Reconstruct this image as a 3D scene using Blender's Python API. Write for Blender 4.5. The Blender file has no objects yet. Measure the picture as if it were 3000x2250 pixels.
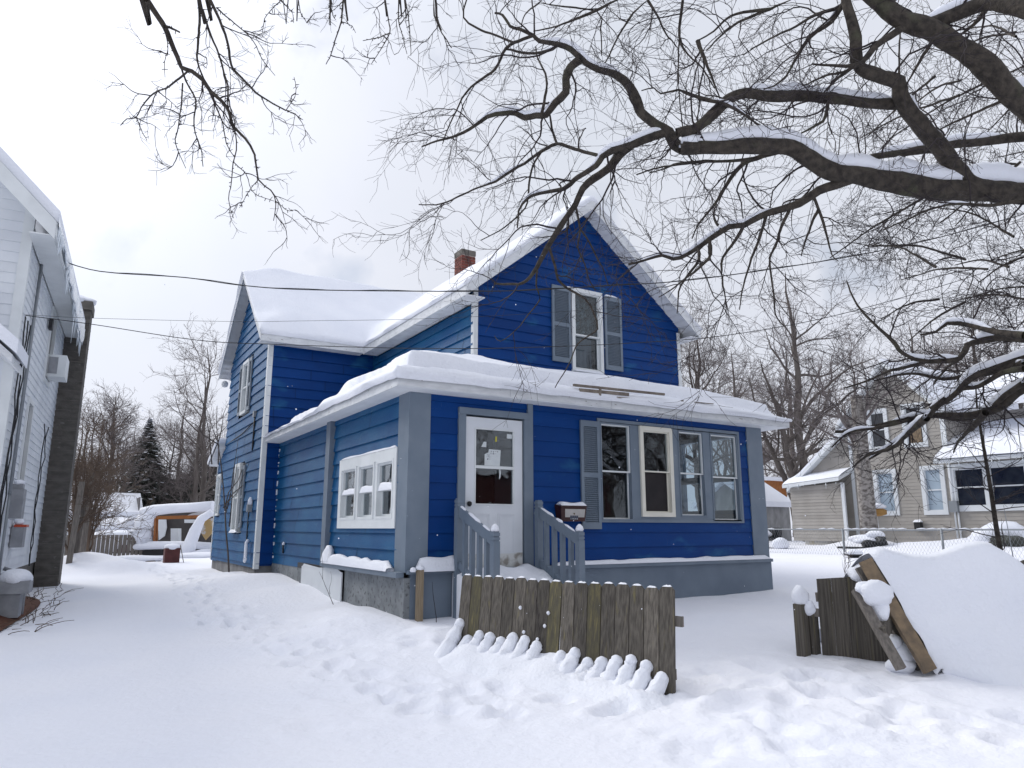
import bpy, math, random
import numpy as np
from mathutils import Vector, Matrix
S = bpy.context.scene
COL = S.collection
R = math.radians
rnd = random.Random(7)

# ------------------------------------------------------------------ camera, sky, sun, exposure
FPX, CX, CY = 2100.0, 1500.0, 1125.0
PITCH, YAW = math.atan(423/FPX), R(31.4)
CAM = np.array([0.0, 0.0, 1.6])
FWD = np.array([math.sin(YAW)*math.cos(PITCH), math.cos(YAW)*math.cos(PITCH), math.sin(PITCH)])
RGT = np.array([math.cos(YAW), -math.sin(YAW), 0.0])
UPV = np.cross(RGT, FWD)
def P(x, y, d):            # surveyed point: sight line (x, y) of the 3000 px survey, at depth d metres
    return CAM + FWD*d + RGT*((x-CX)*d/FPX) - UPV*((y-CY)*d/FPX)
cam = bpy.data.cameras.new('camera'); co = bpy.data.objects.new('camera', cam); COL.objects.link(co)
cam.sensor_width = 36; cam.lens = FPX/3000*36; cam.clip_end = 2000; cam.clip_start = 0.05
co.location = CAM; co.rotation_euler = Vector(FWD).to_track_quat('-Z', 'Y').to_euler()
S.camera = co
S.view_settings.view_transform = 'Standard'; S.view_settings.look = 'None'; S.view_settings.gamma = 1
S.view_settings.exposure = 0.0
S.render.resolution_x = 1024; S.render.resolution_y = 768

SUN_AZ, SUN_EL = R(-24), R(36)
sun_dir = Vector((math.sin(SUN_AZ)*math.cos(SUN_EL), math.cos(SUN_AZ)*math.cos(SUN_EL), math.sin(SUN_EL)))
w = bpy.data.worlds.new('World'); S.world = w; w.use_nodes = True
nt = w.node_tree; nt.nodes.clear(); N = nt.nodes.new; L = nt.links.new
out = N('ShaderNodeOutputWorld'); bg = N('ShaderNodeBackground'); bg.inputs['Strength'].default_value = 0.1
sky = N('ShaderNodeTexSky'); sky.sky_type = 'NISHITA'; sky.sun_disc = False
sky.sun_elevation = SUN_EL; sky.sun_rotation = SUN_AZ
tc = N('ShaderNodeTexCoord')
def wm(op, a, b=None, clamp=False):
    m = N('ShaderNodeMath'); m.operation = op; m.use_clamp = clamp
    for i, v in enumerate((a, b)):
        if v is None: continue
        if isinstance(v, (int, float)): m.inputs[i].default_value = v
        else: L(v, m.inputs[i])
    return m.outputs[0]
dot = N('ShaderNodeVectorMath'); dot.operation = 'DOT_PRODUCT'; L(tc.outputs['Generated'], dot.inputs[0]); dot.inputs[1].default_value = sun_dir
glow = wm('POWER', wm('MAXIMUM', dot.outputs['Value'], 0.0), 9.0)
n1 = N('ShaderNodeTexNoise'); n1.inputs['Scale'].default_value = 2.6; n1.inputs['Detail'].default_value = 6; n1.inputs['Roughness'].default_value = .5
L(tc.outputs['Generated'], n1.inputs['Vector'])
n2 = N('ShaderNodeTexNoise'); n2.inputs['Scale'].default_value = 5.5; n2.inputs['Detail'].default_value = 5
mp = N('ShaderNodeMapping'); mp.inputs['Location'].default_value = (3.1, 1.7, .4); L(tc.outputs['Generated'], mp.inputs['Vector']); L(mp.outputs[0], n2.inputs['Vector'])
cr = N('ShaderNodeValToRGB'); L(n1.outputs['Fac'], cr.inputs['Fac'])
cr.color_ramp.elements[0].position = .3; cr.color_ramp.elements[0].color = (.745, .785, .875, 1)
cr.color_ramp.elements[1].position = .72; cr.color_ramp.elements[1].color = (.84, .86, .95, 1)
cm = N('ShaderNodeVectorMath'); cm.operation = 'SCALE'; L(cr.outputs['Color'], cm.inputs[0])
sep = N('ShaderNodeSeparateXYZ'); L(tc.outputs['Generated'], sep.inputs[0])
zen = wm('POWER', wm('MULTIPLY', wm('SUBTRACT', sep.outputs['Z'], .60), 2.5, clamp=True), 1.5)      # overcast sky: brightest overhead
L(wm('MULTIPLY', wm('MULTIPLY', wm('ADD', wm('MULTIPLY', glow, .9), .965), wm('ADD', wm('MULTIPLY', zen, .55), 1.0)), 10.0), cm.inputs['Scale'])
# thin breaks in the cloud where the blue shows
gapr = N('ShaderNodeValToRGB'); L(n2.outputs['Fac'], gapr.inputs['Fac'])
gapr.color_ramp.elements[0].position = .60; gapr.color_ramp.elements[0].color = (1, 1, 1, 1)
gapr.color_ramp.elements[1].position = .74; gapr.color_ramp.elements[1].color = (.55, .55, .55, 1)
mx = N('ShaderNodeMixRGB'); L(gapr.outputs['Color'], mx.inputs['Fac']); L(sky.outputs['Color'], mx.inputs['Color1']); L(cm.outputs[0], mx.inputs['Color2'])
L(mx.outputs[0], bg.inputs['Color']); L(bg.outputs[0], out.inputs['Surface'])
sl = bpy.data.lights.new('sun', 'SUN'); sl.energy = 2.0; sl.angle = R(22); sl.color = (1, .965, .91)
so = bpy.data.objects.new('sun', sl); COL.objects.link(so); so.rotation_euler = sun_dir.to_track_quat('Z', 'Y').to_euler()
so.location = (0, 0, 30)

# ------------------------------------------------------------------ materials
def mat(name, col, rough=.7, col2=None, nscale=4.0, stretch=(1, 1, 1), bump=0.0, bscale=30.0, bstretch=None,
        spec=.4, ramp=(.35, .65), metal=0.0, attr=False, col3=None, ramp3=(.6, .7), n3=9.0, detail=5):
    m = bpy.data.materials.new(name); m.use_nodes = True
    t = m.node_tree; b = t.nodes['Principled BSDF']; n = t.nodes.new; l = t.links.new
    b.inputs['Roughness'].default_value = rough; b.inputs['Metallic'].default_value = metal
    b.inputs['Specular IOR Level'].default_value = spec
    c = n('ShaderNodeTexCoord'); src = None
    def noise(scale, st, seed=0, det=detail):
        mp = n('ShaderNodeMapping'); mp.inputs['Scale'].default_value = st; mp.inputs['Location'].default_value = (seed, seed*1.7, seed*.3)
        l(c.outputs['Object'], mp.inputs['Vector'])
        x = n('ShaderNodeTexNoise'); x.inputs['Scale'].default_value = scale; x.inputs['Detail'].default_value = det
        l(mp.outputs[0], x.inputs['Vector']); return x.outputs['Fac']
    def rampf(f, r):
        x = n('ShaderNodeMapRange'); l(f, x.inputs['Value']); x.inputs['From Min'].default_value = r[0]; x.inputs['From Max'].default_value = r[1]
        return x.outputs['Result']
    rgb = n('ShaderNodeRGB'); rgb.outputs[0].default_value = (*col, 1); src = rgb.outputs[0]
    if col2:
        a = n('ShaderNodeMixRGB'); l(rampf(noise(nscale, stretch), ramp), a.inputs['Fac']); l(src, a.inputs['Color1']); a.inputs['Color2'].default_value = (*col2, 1); src = a.outputs[0]
    if col3:
        a = n('ShaderNodeMixRGB'); l(rampf(noise(n3, stretch, 5.3), ramp3), a.inputs['Fac']); l(src, a.inputs['Color1']); a.inputs['Color2'].default_value = (*col3, 1); src = a.outputs[0]
    if attr:
        at = n('ShaderNodeAttribute'); at.attribute_name = 'tone'
        v = n('ShaderNodeVectorMath'); v.operation = 'SCALE'; l(src, v.inputs[0]); l(at.outputs['Fac'], v.inputs['Scale']); src = v.outputs[0]
    l(src, b.inputs['Base Color'])
    if bump:
        bp = n('ShaderNodeBump'); bp.inputs['Strength'].default_value = 1; bp.inputs['Distance'].default_value = bump
        l(noise(bscale, bstretch or stretch, 2.2), bp.inputs['Height']); l(bp.outputs[0], b.inputs['Normal'])
    return m
M = {}
M['snow'] = mat('snow', (.80, .82, .875), .75, (.76, .785, .85), 1.3, bump=.012, bscale=26, spec=.25)
M['ground_snow'] = mat('ground_snow', (.81, .82, .868), .8, (.765, .785, .85), .5, bump=.014, bscale=16, spec=.2)
M['blue'] = mat('blue_paint', (.0005, .034, .165), .45, (.001, .042, .190), 1.2, (1, 1, 2.2), bump=.0015, bscale=120, bstretch=(1, 1, 6), spec=.15, attr=True, col3=(.02, .12, .26), ramp3=(.60, .80), n3=1.3)
M['blue_side_lit'] = mat('side_lit_worn_blue_paint', (.004, .071, .198), .48, (.012, .102, .235), 1.6, (1, 1, 2.2), bump=.0025, bscale=90, bstretch=(1, 1, 6), spec=.15, attr=True, col3=(.05, .15, .25), ramp3=(.64, .82), n3=4)  # front paint made paler: side light and sheen in the base, plus faded patches
M['grey'] = mat('grey_paint', (.135, .175, .225), .5, (.165, .205, .255), 3, bump=.001, bscale=90, spec=.4)
M['greyskirt'] = mat('grey_skirt', (.12, .155, .205), .6, (.15, .19, .24), 2, bump=.002, bscale=50, col3=(.07, .08, .1), ramp3=(.68, .8), n3=6)
M['stucco'] = mat('stucco', (.16, .175, .19), .9, (.25, .27, .28), 3.5, bump=.012, bscale=22, col3=(.07, .075, .08), ramp3=(.56, .7), n3=16)
M['block'] = mat('concrete', (.2, .2, .2), .9, (.12, .12, .125), 3, bump=.006, bscale=30)
M['white'] = mat('white_paint', (.70, .73, .74), .5, (.62, .65, .66), 3, bump=.001, bscale=60)
M['door'] = mat('door_paint', (.68, .71, .75), .45, (.63, .66, .70), 3, spec=.4)
M['stain'] = mat('stained_paint', (.62, .63, .62), .6, (.30, .28, .25), 7, ramp=(.48, .62))
M['cream'] = mat('cream_paint', (.72, .70, .62), .5, (.66, .64, .56), 4)
M['fascia'] = mat('weathered_fascia', (.70, .72, .74), .7, (.58, .60, .62), 5, (1, 1, 3), bump=.003, bscale=40, col3=(.17, .15, .13), ramp3=(.66, .72), n3=12)
M['soffit'] = mat('soffit', (.80, .82, .84), .6, (.74, .76, .78), 3)
M['roofing'] = mat('roofing', (.06, .055, .05), .9, (.1, .09, .08), 6, bump=.004)
M['darkwood'] = mat('old_board', (.12, .1, .085), .85, (.22, .19, .16), 8, (1, 1, 1), bump=.004)
M['brick'] = mat('brick', (.12, .03, .022), .85, (.17, .05, .036), 9, bump=.004, attr=True)
M['mortar'] = mat('mortar', (.38, .33, .30), .9, bump=.002)
M['cement'] = mat('cement', (.16, .145, .13), .9, (.1, .095, .085), 5, bump=.004)
M['black'] = mat('black_metal', (.015, .015, .017), .5)
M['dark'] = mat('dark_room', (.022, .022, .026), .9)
M['room'] = mat('room_panel', (.055, .05, .05), .8, (.075, .068, .065), 3)
M['roomlight'] = mat('room_light_panel', (.20, .21, .22), .8, (.25, .25, .255), 3)
M['brownroom'] = mat('brown_board', (.03, .022, .021), .8, (.022, .017, .016), 4)
M['paper'] = mat('paper', (.62, .66, .67), .8, (.56, .6, .62), 12)
M['ink'] = mat('ink', (.07, .08, .11), .8)
M['yellow'] = mat('yellow_tag', (.55, .5, .06), .6)
M['curtain'] = mat('curtain', (.05, .06, .075), .8, (.10, .12, .15), 3, (3, 3, .6))
M['plastic'] = mat('crumpled_plastic', (.02, .03, .03), .25, (.2, .25, .26), 7, bump=.05, bscale=14, ramp=(.5, .72), spec=.8)
M['wire'] = mat('wire', (.018, .019, .022), .6)
M['bark'] = mat('bark', (.026, .022, .019), .9, (.068, .057, .046), 14, (1, 1, 1), bump=.03, bscale=22, col3=(.07, .07, .045), ramp3=(.6, .75), n3=3)
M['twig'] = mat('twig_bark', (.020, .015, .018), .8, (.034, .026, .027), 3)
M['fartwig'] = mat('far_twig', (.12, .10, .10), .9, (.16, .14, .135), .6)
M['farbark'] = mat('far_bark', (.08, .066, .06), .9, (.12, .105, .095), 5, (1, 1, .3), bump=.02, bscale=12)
M['shrub'] = mat('shrub_twig', (.12, .085, .06), .9, (.07, .05, .04), 2)
M['birch'] = mat('snow_plastered_bark', (.30, .28, .26), .9, (.13, .115, .105), 7, (1, 1, 1.6), bump=.02, ramp=(.45, .6))
M['spruce'] = mat('spruce_needles', (.035, .038, .033), .9, (.06, .062, .055), 3)
M['picket'] = mat('weathered_picket', (.058, .051, .043), .85, (.125, .112, .094), 6, (9, 9, .32), bump=.003, bscale=22, attr=True, col3=(.15, .13, .062), ramp3=(.60, .8), n3=3.5)
M['mossy'] = mat('mossy_picket', (.115, .102, .055), .85, (.075, .068, .05), 6, (9, 9, .32), bump=.003, bscale=22, attr=True, col3=(.20, .17, .075), ramp3=(.55, .75), n3=3.5)
M['postwood'] = mat('new_post_wood', (.27, .215, .15), .7, (.20, .155, .10), 9, (6, 6, .5), bump=.002, bscale=30)
M['greywood'] = mat('grey_wood', (.11, .1, .09), .85, (.19, .17, .15), 8, (5, 5, .5), bump=.004)
M['beam'] = mat('beam_wood', (.13, .10, .07), .8, (.22, .16, .1), 6, (2, 2, 2), bump=.003)
M['siding_w'] = mat('white_siding', (.70, .73, .76), .6, (.63, .66, .70), 2, bump=.001, attr=True)
M['ice'] = mat('ice', (.62, .68, .74), .2, (.75, .8, .84), 5, spec=.7)
M['chimblock'] = mat('grimy_block', (.075, .068, .062), .9, (.12, .112, .1), 5, (1, 1, 2), bump=.006, col3=(.2, .19, .18), ramp3=(.64, .75), n3=5)
M['steel'] = mat('steel', (.25, .27, .29), .5, metal=.4)
M['meter'] = mat('meter_grey', (.22, .23, .25), .6, (.3, .31, .33), 5)
M['red'] = mat('red_tag', (.45, .06, .02), .5)
M['tan'] = mat('tan_siding', (.305, .288, .262), .8, (.35, .33, .305), 2, attr=True)
M['farwhite'] = mat('far_white', (.68, .71, .73), .7, (.6, .63, .66), 2)
M['farblue'] = mat('pale_blind', (.34, .42, .5), .6, (.28, .35, .42), 2)
M['farglass'] = mat('dark_window', (.012, .014, .02), .12, (.03, .034, .04), 3, spec=.6)
M['farfound'] = mat('whitewashed_foundation', (.55, .53, .49), .9, (.66, .66, .66), 2, col3=(.42, .34, .18), ramp3=(.66, .75), n3=1)
M['greyshed'] = mat('grey_shed', (.2, .2, .2), .9, (.3, .3, .3), 5, (1, 1, .4))
M['sheddoor'] = mat('shed_door', (.085, .08, .085), .8, (.11, .1, .1), 3)
M['orange'] = mat('orange_wood', (.33, .13, .04), .8, (.25, .09, .03), 5)
M['purple'] = mat('purple_paint', (.06, .012, .03), .4, (.1, .03, .05), 5)
M['rust'] = mat('rusty_red', (.10, .028, .025), .7, (.07, .02, .018), 5, bump=.003)
M['tarp'] = mat('tan_board', (.42, .29, .13), .8, (.5, .5, .5), 2, ramp=(.55, .6))
M['feeder'] = mat('feeder_wood', (.36, .2, .06), .7)
M['mail'] = mat('mailbox_brown', (.035, .012, .012), .45, (.055, .02, .018), 6)
M['mailface'] = mat('mailbox_plate', (.46, .44, .42), .6, (.40, .385, .37), 8, col3=(.25, .24, .23), ramp3=(.7, .74), n3=18)
M['gold'] = mat('eagle_brown', (.13, .1, .06), .5)
M['leafred'] = mat('dead_leaves', (.09, .03, .02), .9, (.12, .06, .035), 8)
def glassmat(name, tint=(.8, .85, .88), mixv=.62):
    m = bpy.data.materials.new(name); m.use_nodes = True; t = m.node_tree; t.nodes.clear(); n = t.nodes.new; l = t.links.new
    o = n('ShaderNodeOutputMaterial'); tr = n('ShaderNodeBsdfTransparent'); tr.inputs[0].default_value = (*tint, 1)
    g = n('ShaderNodeBsdfGlossy'); g.inputs['Roughness'].default_value = .02; g.inputs['Color'].default_value = (.9, .93, .95, 1)
    lw_ = n('ShaderNodeLayerWeight'); lw_.inputs['Blend'].default_value = .5
    pw = n('ShaderNodeMath'); pw.operation = 'POWER'; l(lw_.outputs['Facing'], pw.inputs[0]); pw.inputs[1].default_value = 4.0
    f = n('ShaderNodeMath'); f.operation = 'MULTIPLY_ADD'; l(pw.outputs[0], f.inputs[0]); f.inputs[1].default_value = .9; f.inputs[2].default_value = .05
    mxx = n('ShaderNodeMixShader'); l(f.outputs[0], mxx.inputs[0]); l(tr.outputs[0], mxx.inputs[1]); l(g.outputs[0], mxx.inputs[2])
    c = n('ShaderNodeTexCoord'); nz = n('ShaderNodeTexNoise'); nz.inputs['Scale'].default_value = 1.6; l(c.outputs['Object'], nz.inputs['Vector'])
    bp = n('ShaderNodeBump'); bp.inputs['Strength'].default_value = .25; bp.inputs['Distance'].default_value = .02; l(nz.outputs['Fac'], bp.inputs['Height'])
    l(bp.outputs[0], g.inputs['Normal']); l(mxx.outputs[0], o.inputs['Surface']); return m
M['glass'] = glassmat('window_glass')
M['screen'] = mat('insect_screen', (.02, .018, .02), .9, (.03, .026, .028), 3)

# ------------------------------------------------------------------ helpers
ORG = {}
class MB:
    """collects faces in numpy-friendly lists, builds ONE mesh object"""
    def __init__(s): s.v = []; s.f = []; s.tone = []; s.n = 0; s.sm = []
    def add(s, verts, faces, tone=1.0, smooth=False):
        verts = np.asarray(verts, float).reshape(-1, 3); o = s.n
        s.v.append(verts); s.n += len(verts)
        for fc in faces:
            s.f.append(tuple(int(i)+o for i in fc)); s.tone.append(tone); s.sm.append(smooth)
        return s
    def box(s, x0, x1, y0, y1, z0, z1, tone=1.0):
        return s.add([(x0,y0,z0),(x1,y0,z0),(x1,y1,z0),(x0,y1,z0),(x0,y0,z1),(x1,y0,z1),(x1,y1,z1),(x0,y1,z1)],
                     [(0,3,2,1),(4,5,6,7),(0,1,5,4),(1,2,6,5),(2,3,7,6),(3,0,4,7)], tone)
    def fbox(s, fr, u0, u1, n0, n1, z0, z1, tone=1.0):
        """box in a wall frame: u along the wall, n outward, z up"""
        pts = [fr.p(u, n, z) for z in (z0, z1) for (u, n) in ((u0, n0), (u1, n0), (u1, n1), (u0, n1))]
        return s.add(pts, [(0,3,2,1),(4,5,6,7),(0,1,5,4),(1,2,6,5),(2,3,7,6),(3,0,4,7)], tone)
    def beam(s, a, b, w, h, up=(0,0,1), tone=1.0):
        a = np.array(a, float); b = np.array(b, float); d = b-a; d /= np.linalg.norm(d)
        sd = np.cross(d, up); sd /= np.linalg.norm(sd); u = np.cross(sd, d)
        q = [p+sd*i*w/2+u*j*h/2 for p in (a, b) for i, j in ((-1,-1),(1,-1),(1,1),(-1,1))]
        return s.add(q, [(0,1,2,3),(7,6,5,4),(0,4,5,1),(1,5,6,2),(2,6,7,3),(3,7,4,0)], tone)
    def tube(s, pts, rad, sides=8, smooth=True, cap=True, tone=1.0):
        pts = np.asarray(pts, float); n = len(pts); rad = np.broadcast_to(np.asarray(rad, float), (n,))
        V, F = tubes(pts[None], rad[None], sides); s.add(V, F, tone, smooth)
        if cap and sides > 3:
            o = s.n-n*sides; s.f.append(tuple(range(o+sides-1, o-1, -1))); s.tone.append(tone); s.sm.append(False)
            s.f.append(tuple(range(o+(n-1)*sides, o+n*sides))); s.tone.append(tone); s.sm.append(False)
        return s
    def lathe(s, c, prof, sides=14, smooth=True, jitter=0.0):
        V = []; F = []; k = len(prof)
        for i, (r, z) in enumerate(prof):
            for j in range(sides):
                a = 2*math.pi*j/sides; rr = r*(1+jitter*rnd.uniform(-1, 1)); V.append((c[0]+rr*math.cos(a), c[1]+rr*math.sin(a), c[2]+z))
        for i in range(k-1):
            for j in range(sides):
                F.append((i*sides+j, i*sides+(j+1)%sides, (i+1)*sides+(j+1)%sides, (i+1)*sides+j))
        F.append(tuple(range(sides-1, -1, -1))); F.append(tuple(range((k-1)*sides, k*sides)))
        return s.add(V, F, 1.0, smooth)
    def build(s, name, m, parent=None, origin=None, xf=None):
        me = bpy.data.meshes.new(name)
        V = np.concatenate(s.v) if s.v else np.zeros((0, 3))
        if xf is not None: V = xf(V)
        if parent is not None: org = ORG[parent.name]
        else:
            if origin is None: origin = ((V[:,0].min()+V[:,0].max())/2, (V[:,1].min()+V[:,1].max())/2, V[:,2].min())
            org = (np.array(origin, float), 0.0)
        V = V-org[0]
        if org[1]:
            c, sn = math.cos(-org[1]), math.sin(-org[1]); V = np.stack([V[:,0]*c-V[:,1]*sn, V[:,0]*sn+V[:,1]*c, V[:,2]], 1)
        me.from_pydata([tuple(x) for x in V], [], s.f)
        me.polygons.foreach_set('use_smooth', s.sm)
        a = me.attributes.new('tone', 'FLOAT', 'FACE'); a.data.foreach_set('value', s.tone)
        me.materials.append(M[m] if isinstance(m, str) else m)
        o = bpy.data.objects.new(name, me); COL.objects.link(o)
        if parent is not None: o.parent = parent; ORG[o.name] = org
        else: o.location = org[0]; ORG[o.name] = org
        return o
def tubes(paths, rad, sides):
    """paths (N,P,3), rad (N,P) -> verts, faces for N tubes"""
    paths = np.asarray(paths, float); Nn, Pn, _ = paths.shape
    T = np.gradient(paths, axis=1); T /= np.linalg.norm(T, axis=2, keepdims=True)+1e-12
    ref = np.where(np.abs(T[:, :1, 2:3]) > .9, np.array([1., 0, 0]), np.array([0, 0, 1.]))
    ref = np.broadcast_to(ref, T.shape)
    A = np.cross(T, ref); A /= np.linalg.norm(A, axis=2, keepdims=True)+1e-12; B = np.cross(T, A)
    ang = np.arange(sides)*2*math.pi/sides
    ring = A[:, :, None]*np.cos(ang)[None, None, :, None]+B[:, :, None]*np.sin(ang)[None, None, :, None]
    V = (paths[:, :, None]+ring*rad[:, :, None, None]).reshape(-1, 3)
    idx = np.arange(Nn*Pn*sides).reshape(Nn, Pn, sides); nx = np.roll(idx, -1, axis=2)
    F = np.stack([idx[:, :-1], nx[:, :-1], nx[:, 1:], idx[:, 1:]], -1).reshape(-1, 4)
    return V, F
def fastmesh(name, Vs, Fs, m, parent=None, origin=(0, 0, 0), smooth=True):
    """quads only, numpy arrays -> object"""
    off = 0; FF = []
    for V, F in zip(Vs, Fs): FF.append(F+off); off += len(V)
    V = np.concatenate(Vs).astype(np.float32); F = np.concatenate(FF).astype(np.int32)
    org = ORG[parent.name] if parent is not None else (np.array(origin, float), 0.0)
    V = V-org[0]
    if org[1]:
        c, sn = math.cos(-org[1]), math.sin(-org[1]); V = np.stack([V[:,0]*c-V[:,1]*sn, V[:,0]*sn+V[:,1]*c, V[:,2]], 1)
    me = bpy.data.meshes.new(name); me.vertices.add(len(V)); me.vertices.foreach_set('co', V.astype(np.float32).ravel())
    me.loops.add(F.size); me.loops.foreach_set('vertex_index', F.ravel())
    me.polygons.add(len(F)); me.polygons.foreach_set('loop_start', np.arange(0, F.size, 4, dtype=np.int32))
    me.polygons.foreach_set('use_smooth', np.full(len(F), smooth)); me.update(); me.validate()
    me.materials.append(M[m]); o = bpy.data.objects.new(name, me); COL.objects.link(o)
    if parent is not None: o.parent = parent
    else: o.location = org[0]
    ORG[o.name] = org; return o
def empty(name, loc, label, cat, group=None, rot=0.0):
    o = bpy.data.objects.new(name, None); COL.objects.link(o); o.location = loc; o.rotation_euler = (0, 0, rot)
    o.empty_display_size = .3; ORG[o.name] = (np.array(loc, float), rot); return tag(o, label, cat, group)
def tag(o, label=None, cat=None, group=None, kind=None):
    if label: o['label'] = label
    if cat: o['category'] = cat
    if group: o['group'] = group
    if kind: o['kind'] = kind
    return o
class Frame:
    """wall frame: origin O, u direction, outward normal"""
    def __init__(s, O, u, n): s.O = np.array(O, float); s.u = np.array(u, float); s.n = np.array(n, float)
    def p(s, u, n, z): q = s.O+s.u*u+s.n*n; return (q[0], q[1], z)
# smooth value noise on arrays
_h = np.random.RandomState(3).rand(256, 256)
def vnoise(x, y, f=1.0, sx=0):
    x = np.asarray(x)*f+sx; y = np.asarray(y)*f+sx*1.37
    xi = np.floor(x).astype(int); yi = np.floor(y).astype(int); fx = x-xi; fy = y-yi
    fx = fx*fx*(3-2*fx); fy = fy*fy*(3-2*fy); g = lambda a, b: _h[a % 256, b % 256]
    return (g(xi, yi)*(1-fx)+g(xi+1, yi)*fx)*(1-fy)+(g(xi, yi+1)*(1-fx)+g(xi+1, yi+1)*fx)*fy
def fbm(x, y, f=1.0, o=4, sx=0):
    r = 0; a = .5
    for i in range(o): r = r+a*(vnoise(x, y, f*2**i, sx+i*7.3)-.5); a *= .5
    return r
def sstep(a, b, x):
    t = np.clip((x-a)/(b-a), 0, 1); return t*t*(3-2*t)

def siding(mb, fr, poly, holes=(), h=.22, z_ref=0.0, lip=.028, seed=1, tonevar=.10):
    """lap siding on a convex (u,z) polygon with rectangular holes (u0,u1,z0,z1)"""
    rg = random.Random(seed); zs = [p[1] for p in poly]; zmin, zmax = min(zs), max(zs)
    def span(z):
        xs = []
        for (a, b) in zip(poly, poly[1:]+poly[:1]):
            if (a[1]-z)*(b[1]-z) <= 0 and a[1] != b[1]: xs.append(a[0]+(b[0]-a[0])*(z-a[1])/(b[1]-a[1]))
        return (min(xs), max(xs)) if len(xs) >= 2 else None
    br = {round(zmin, 4), round(zmax, 4)}
    k = math.floor((zmin-z_ref)/h)
    while z_ref+k*h < zmax:
        z = z_ref+k*h
        if z > zmin: br.add(round(z, 4))
        k += 1
    for hh in holes:
        for z in hh[2:]:
            if zmin < z < zmax: br.add(round(z, 4))
    for p in poly: br.add(round(p[1], 4))
    br = sorted(br); tones = {}
    for z0, z1 in zip(br, br[1:]):
        if z1-z0 < .003: continue
        row = math.floor(((z0+z1)/2-z_ref)/h); zb = z_ref+row*h
        s0, s1 = span(z0+1e-4), span(z1-1e-4)
        if not s0 or not s1: continue
        cuts = [(hh[0], hh[1]) for hh in holes if hh[2] < (z0+z1)/2 < hh[3]]
        ivs = [(s0[0], s0[1], s1[0], s1[1])]
        for c in sorted(cuts):
            a0, b0, a1, b1 = ivs.pop()
            ivs.append((a0, c[0], a1, c[0])); ivs.append((c[1], b0, c[1], b1))
        off = lambda z: lip*(1-(z-zb)/h)+.002
        for a0, b0, a1, b1 in ivs:
            if b0-a0 < .004 and b1-a1 < .004: continue
            # board joints
            key = row; js = tones.setdefault(key, [rg.uniform(1.2, 3.6)+3.66*i-2 for i in range(-4, 8)])
            cutsu = [a0]+[j for j in js if a0+.1 < j < b0-.1]+[b0]
            for i, (ua, ub) in enumerate(zip(cutsu, cutsu[1:])):
                rr = random.Random(hash((seed, row, int(ua*3)))).uniform(1-tonevar, 1+tonevar)
                ta = a1 if i == 0 else ua; tb = b1 if i == len(cutsu)-2 else ub
                if i and lip > .02 and abs(z0-zb) < .03: mb.add([fr.p(ua-.009, off(z0)+.004, z0), fr.p(ua+.009, off(z0)+.004, z0), fr.p(ua+.009, off(z1)+.004, z1), fr.p(ua-.009, off(z1)+.004, z1)], [(0, 1, 2, 3)], .6)
                lo = off(z0); hi = off(z1); sag = rg.uniform(-.002, .002)
                mb.add([fr.p(ua, lo+sag, z0), fr.p(ub, lo+sag, z0), fr.p(tb, hi, z1), fr.p(ta, hi, z1)], [(0, 1, 2, 3)], rr)
                if abs(z0-zb) < .002 or z0 == zmin: mb.add([fr.p(ua, 0, z0), fr.p(ub, 0, z0), fr.p(ub, lo+sag, z0), fr.p(ua, lo+sag, z0)], [(0, 1, 2, 3)], rr)
def panel(mb, fr, u0, u1, z0, z1, n, holes=()):
    """flat sheet with rectangular holes"""
    us = sorted({u0, u1, *[h[0] for h in holes], *[h[1] for h in holes]}); zz = sorted({z0, z1, *[h[2] for h in holes], *[h[3] for h in holes]})
    us = [u for u in us if u0 <= u <= u1]; zz = [z for z in zz if z0 <= z <= z1]
    for a, b in zip(us, us[1:]):
        for c, d in zip(zz, zz[1:]):
            m_, k_ = (a+b)/2, (c+d)/2
            if any(h[0] < m_ < h[1] and h[2] < k_ < h[3] for h in holes): continue
            mb.add([fr.p(a, n, c), fr.p(b, n, c), fr.p(b, n, d), fr.p(a, n, d)], [(0, 1, 2, 3)])
def ringframe(mb, fr, u0, u1, z0, z1, w, n0, n1, wb=None, wt=None):
    wb = w if wb is None else wb; wt = w if wt is None else wt
    mb.fbox(fr, u0, u0+w, n0, n1, z0, z1); mb.fbox(fr, u1-w, u1, n0, n1, z0, z1)
    mb.fbox(fr, u0+w, u1-w, n0, n1, z0, z0+wb); mb.fbox(fr, u0+w, u1-w, n0, n1, z1-wt, z1)
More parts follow.
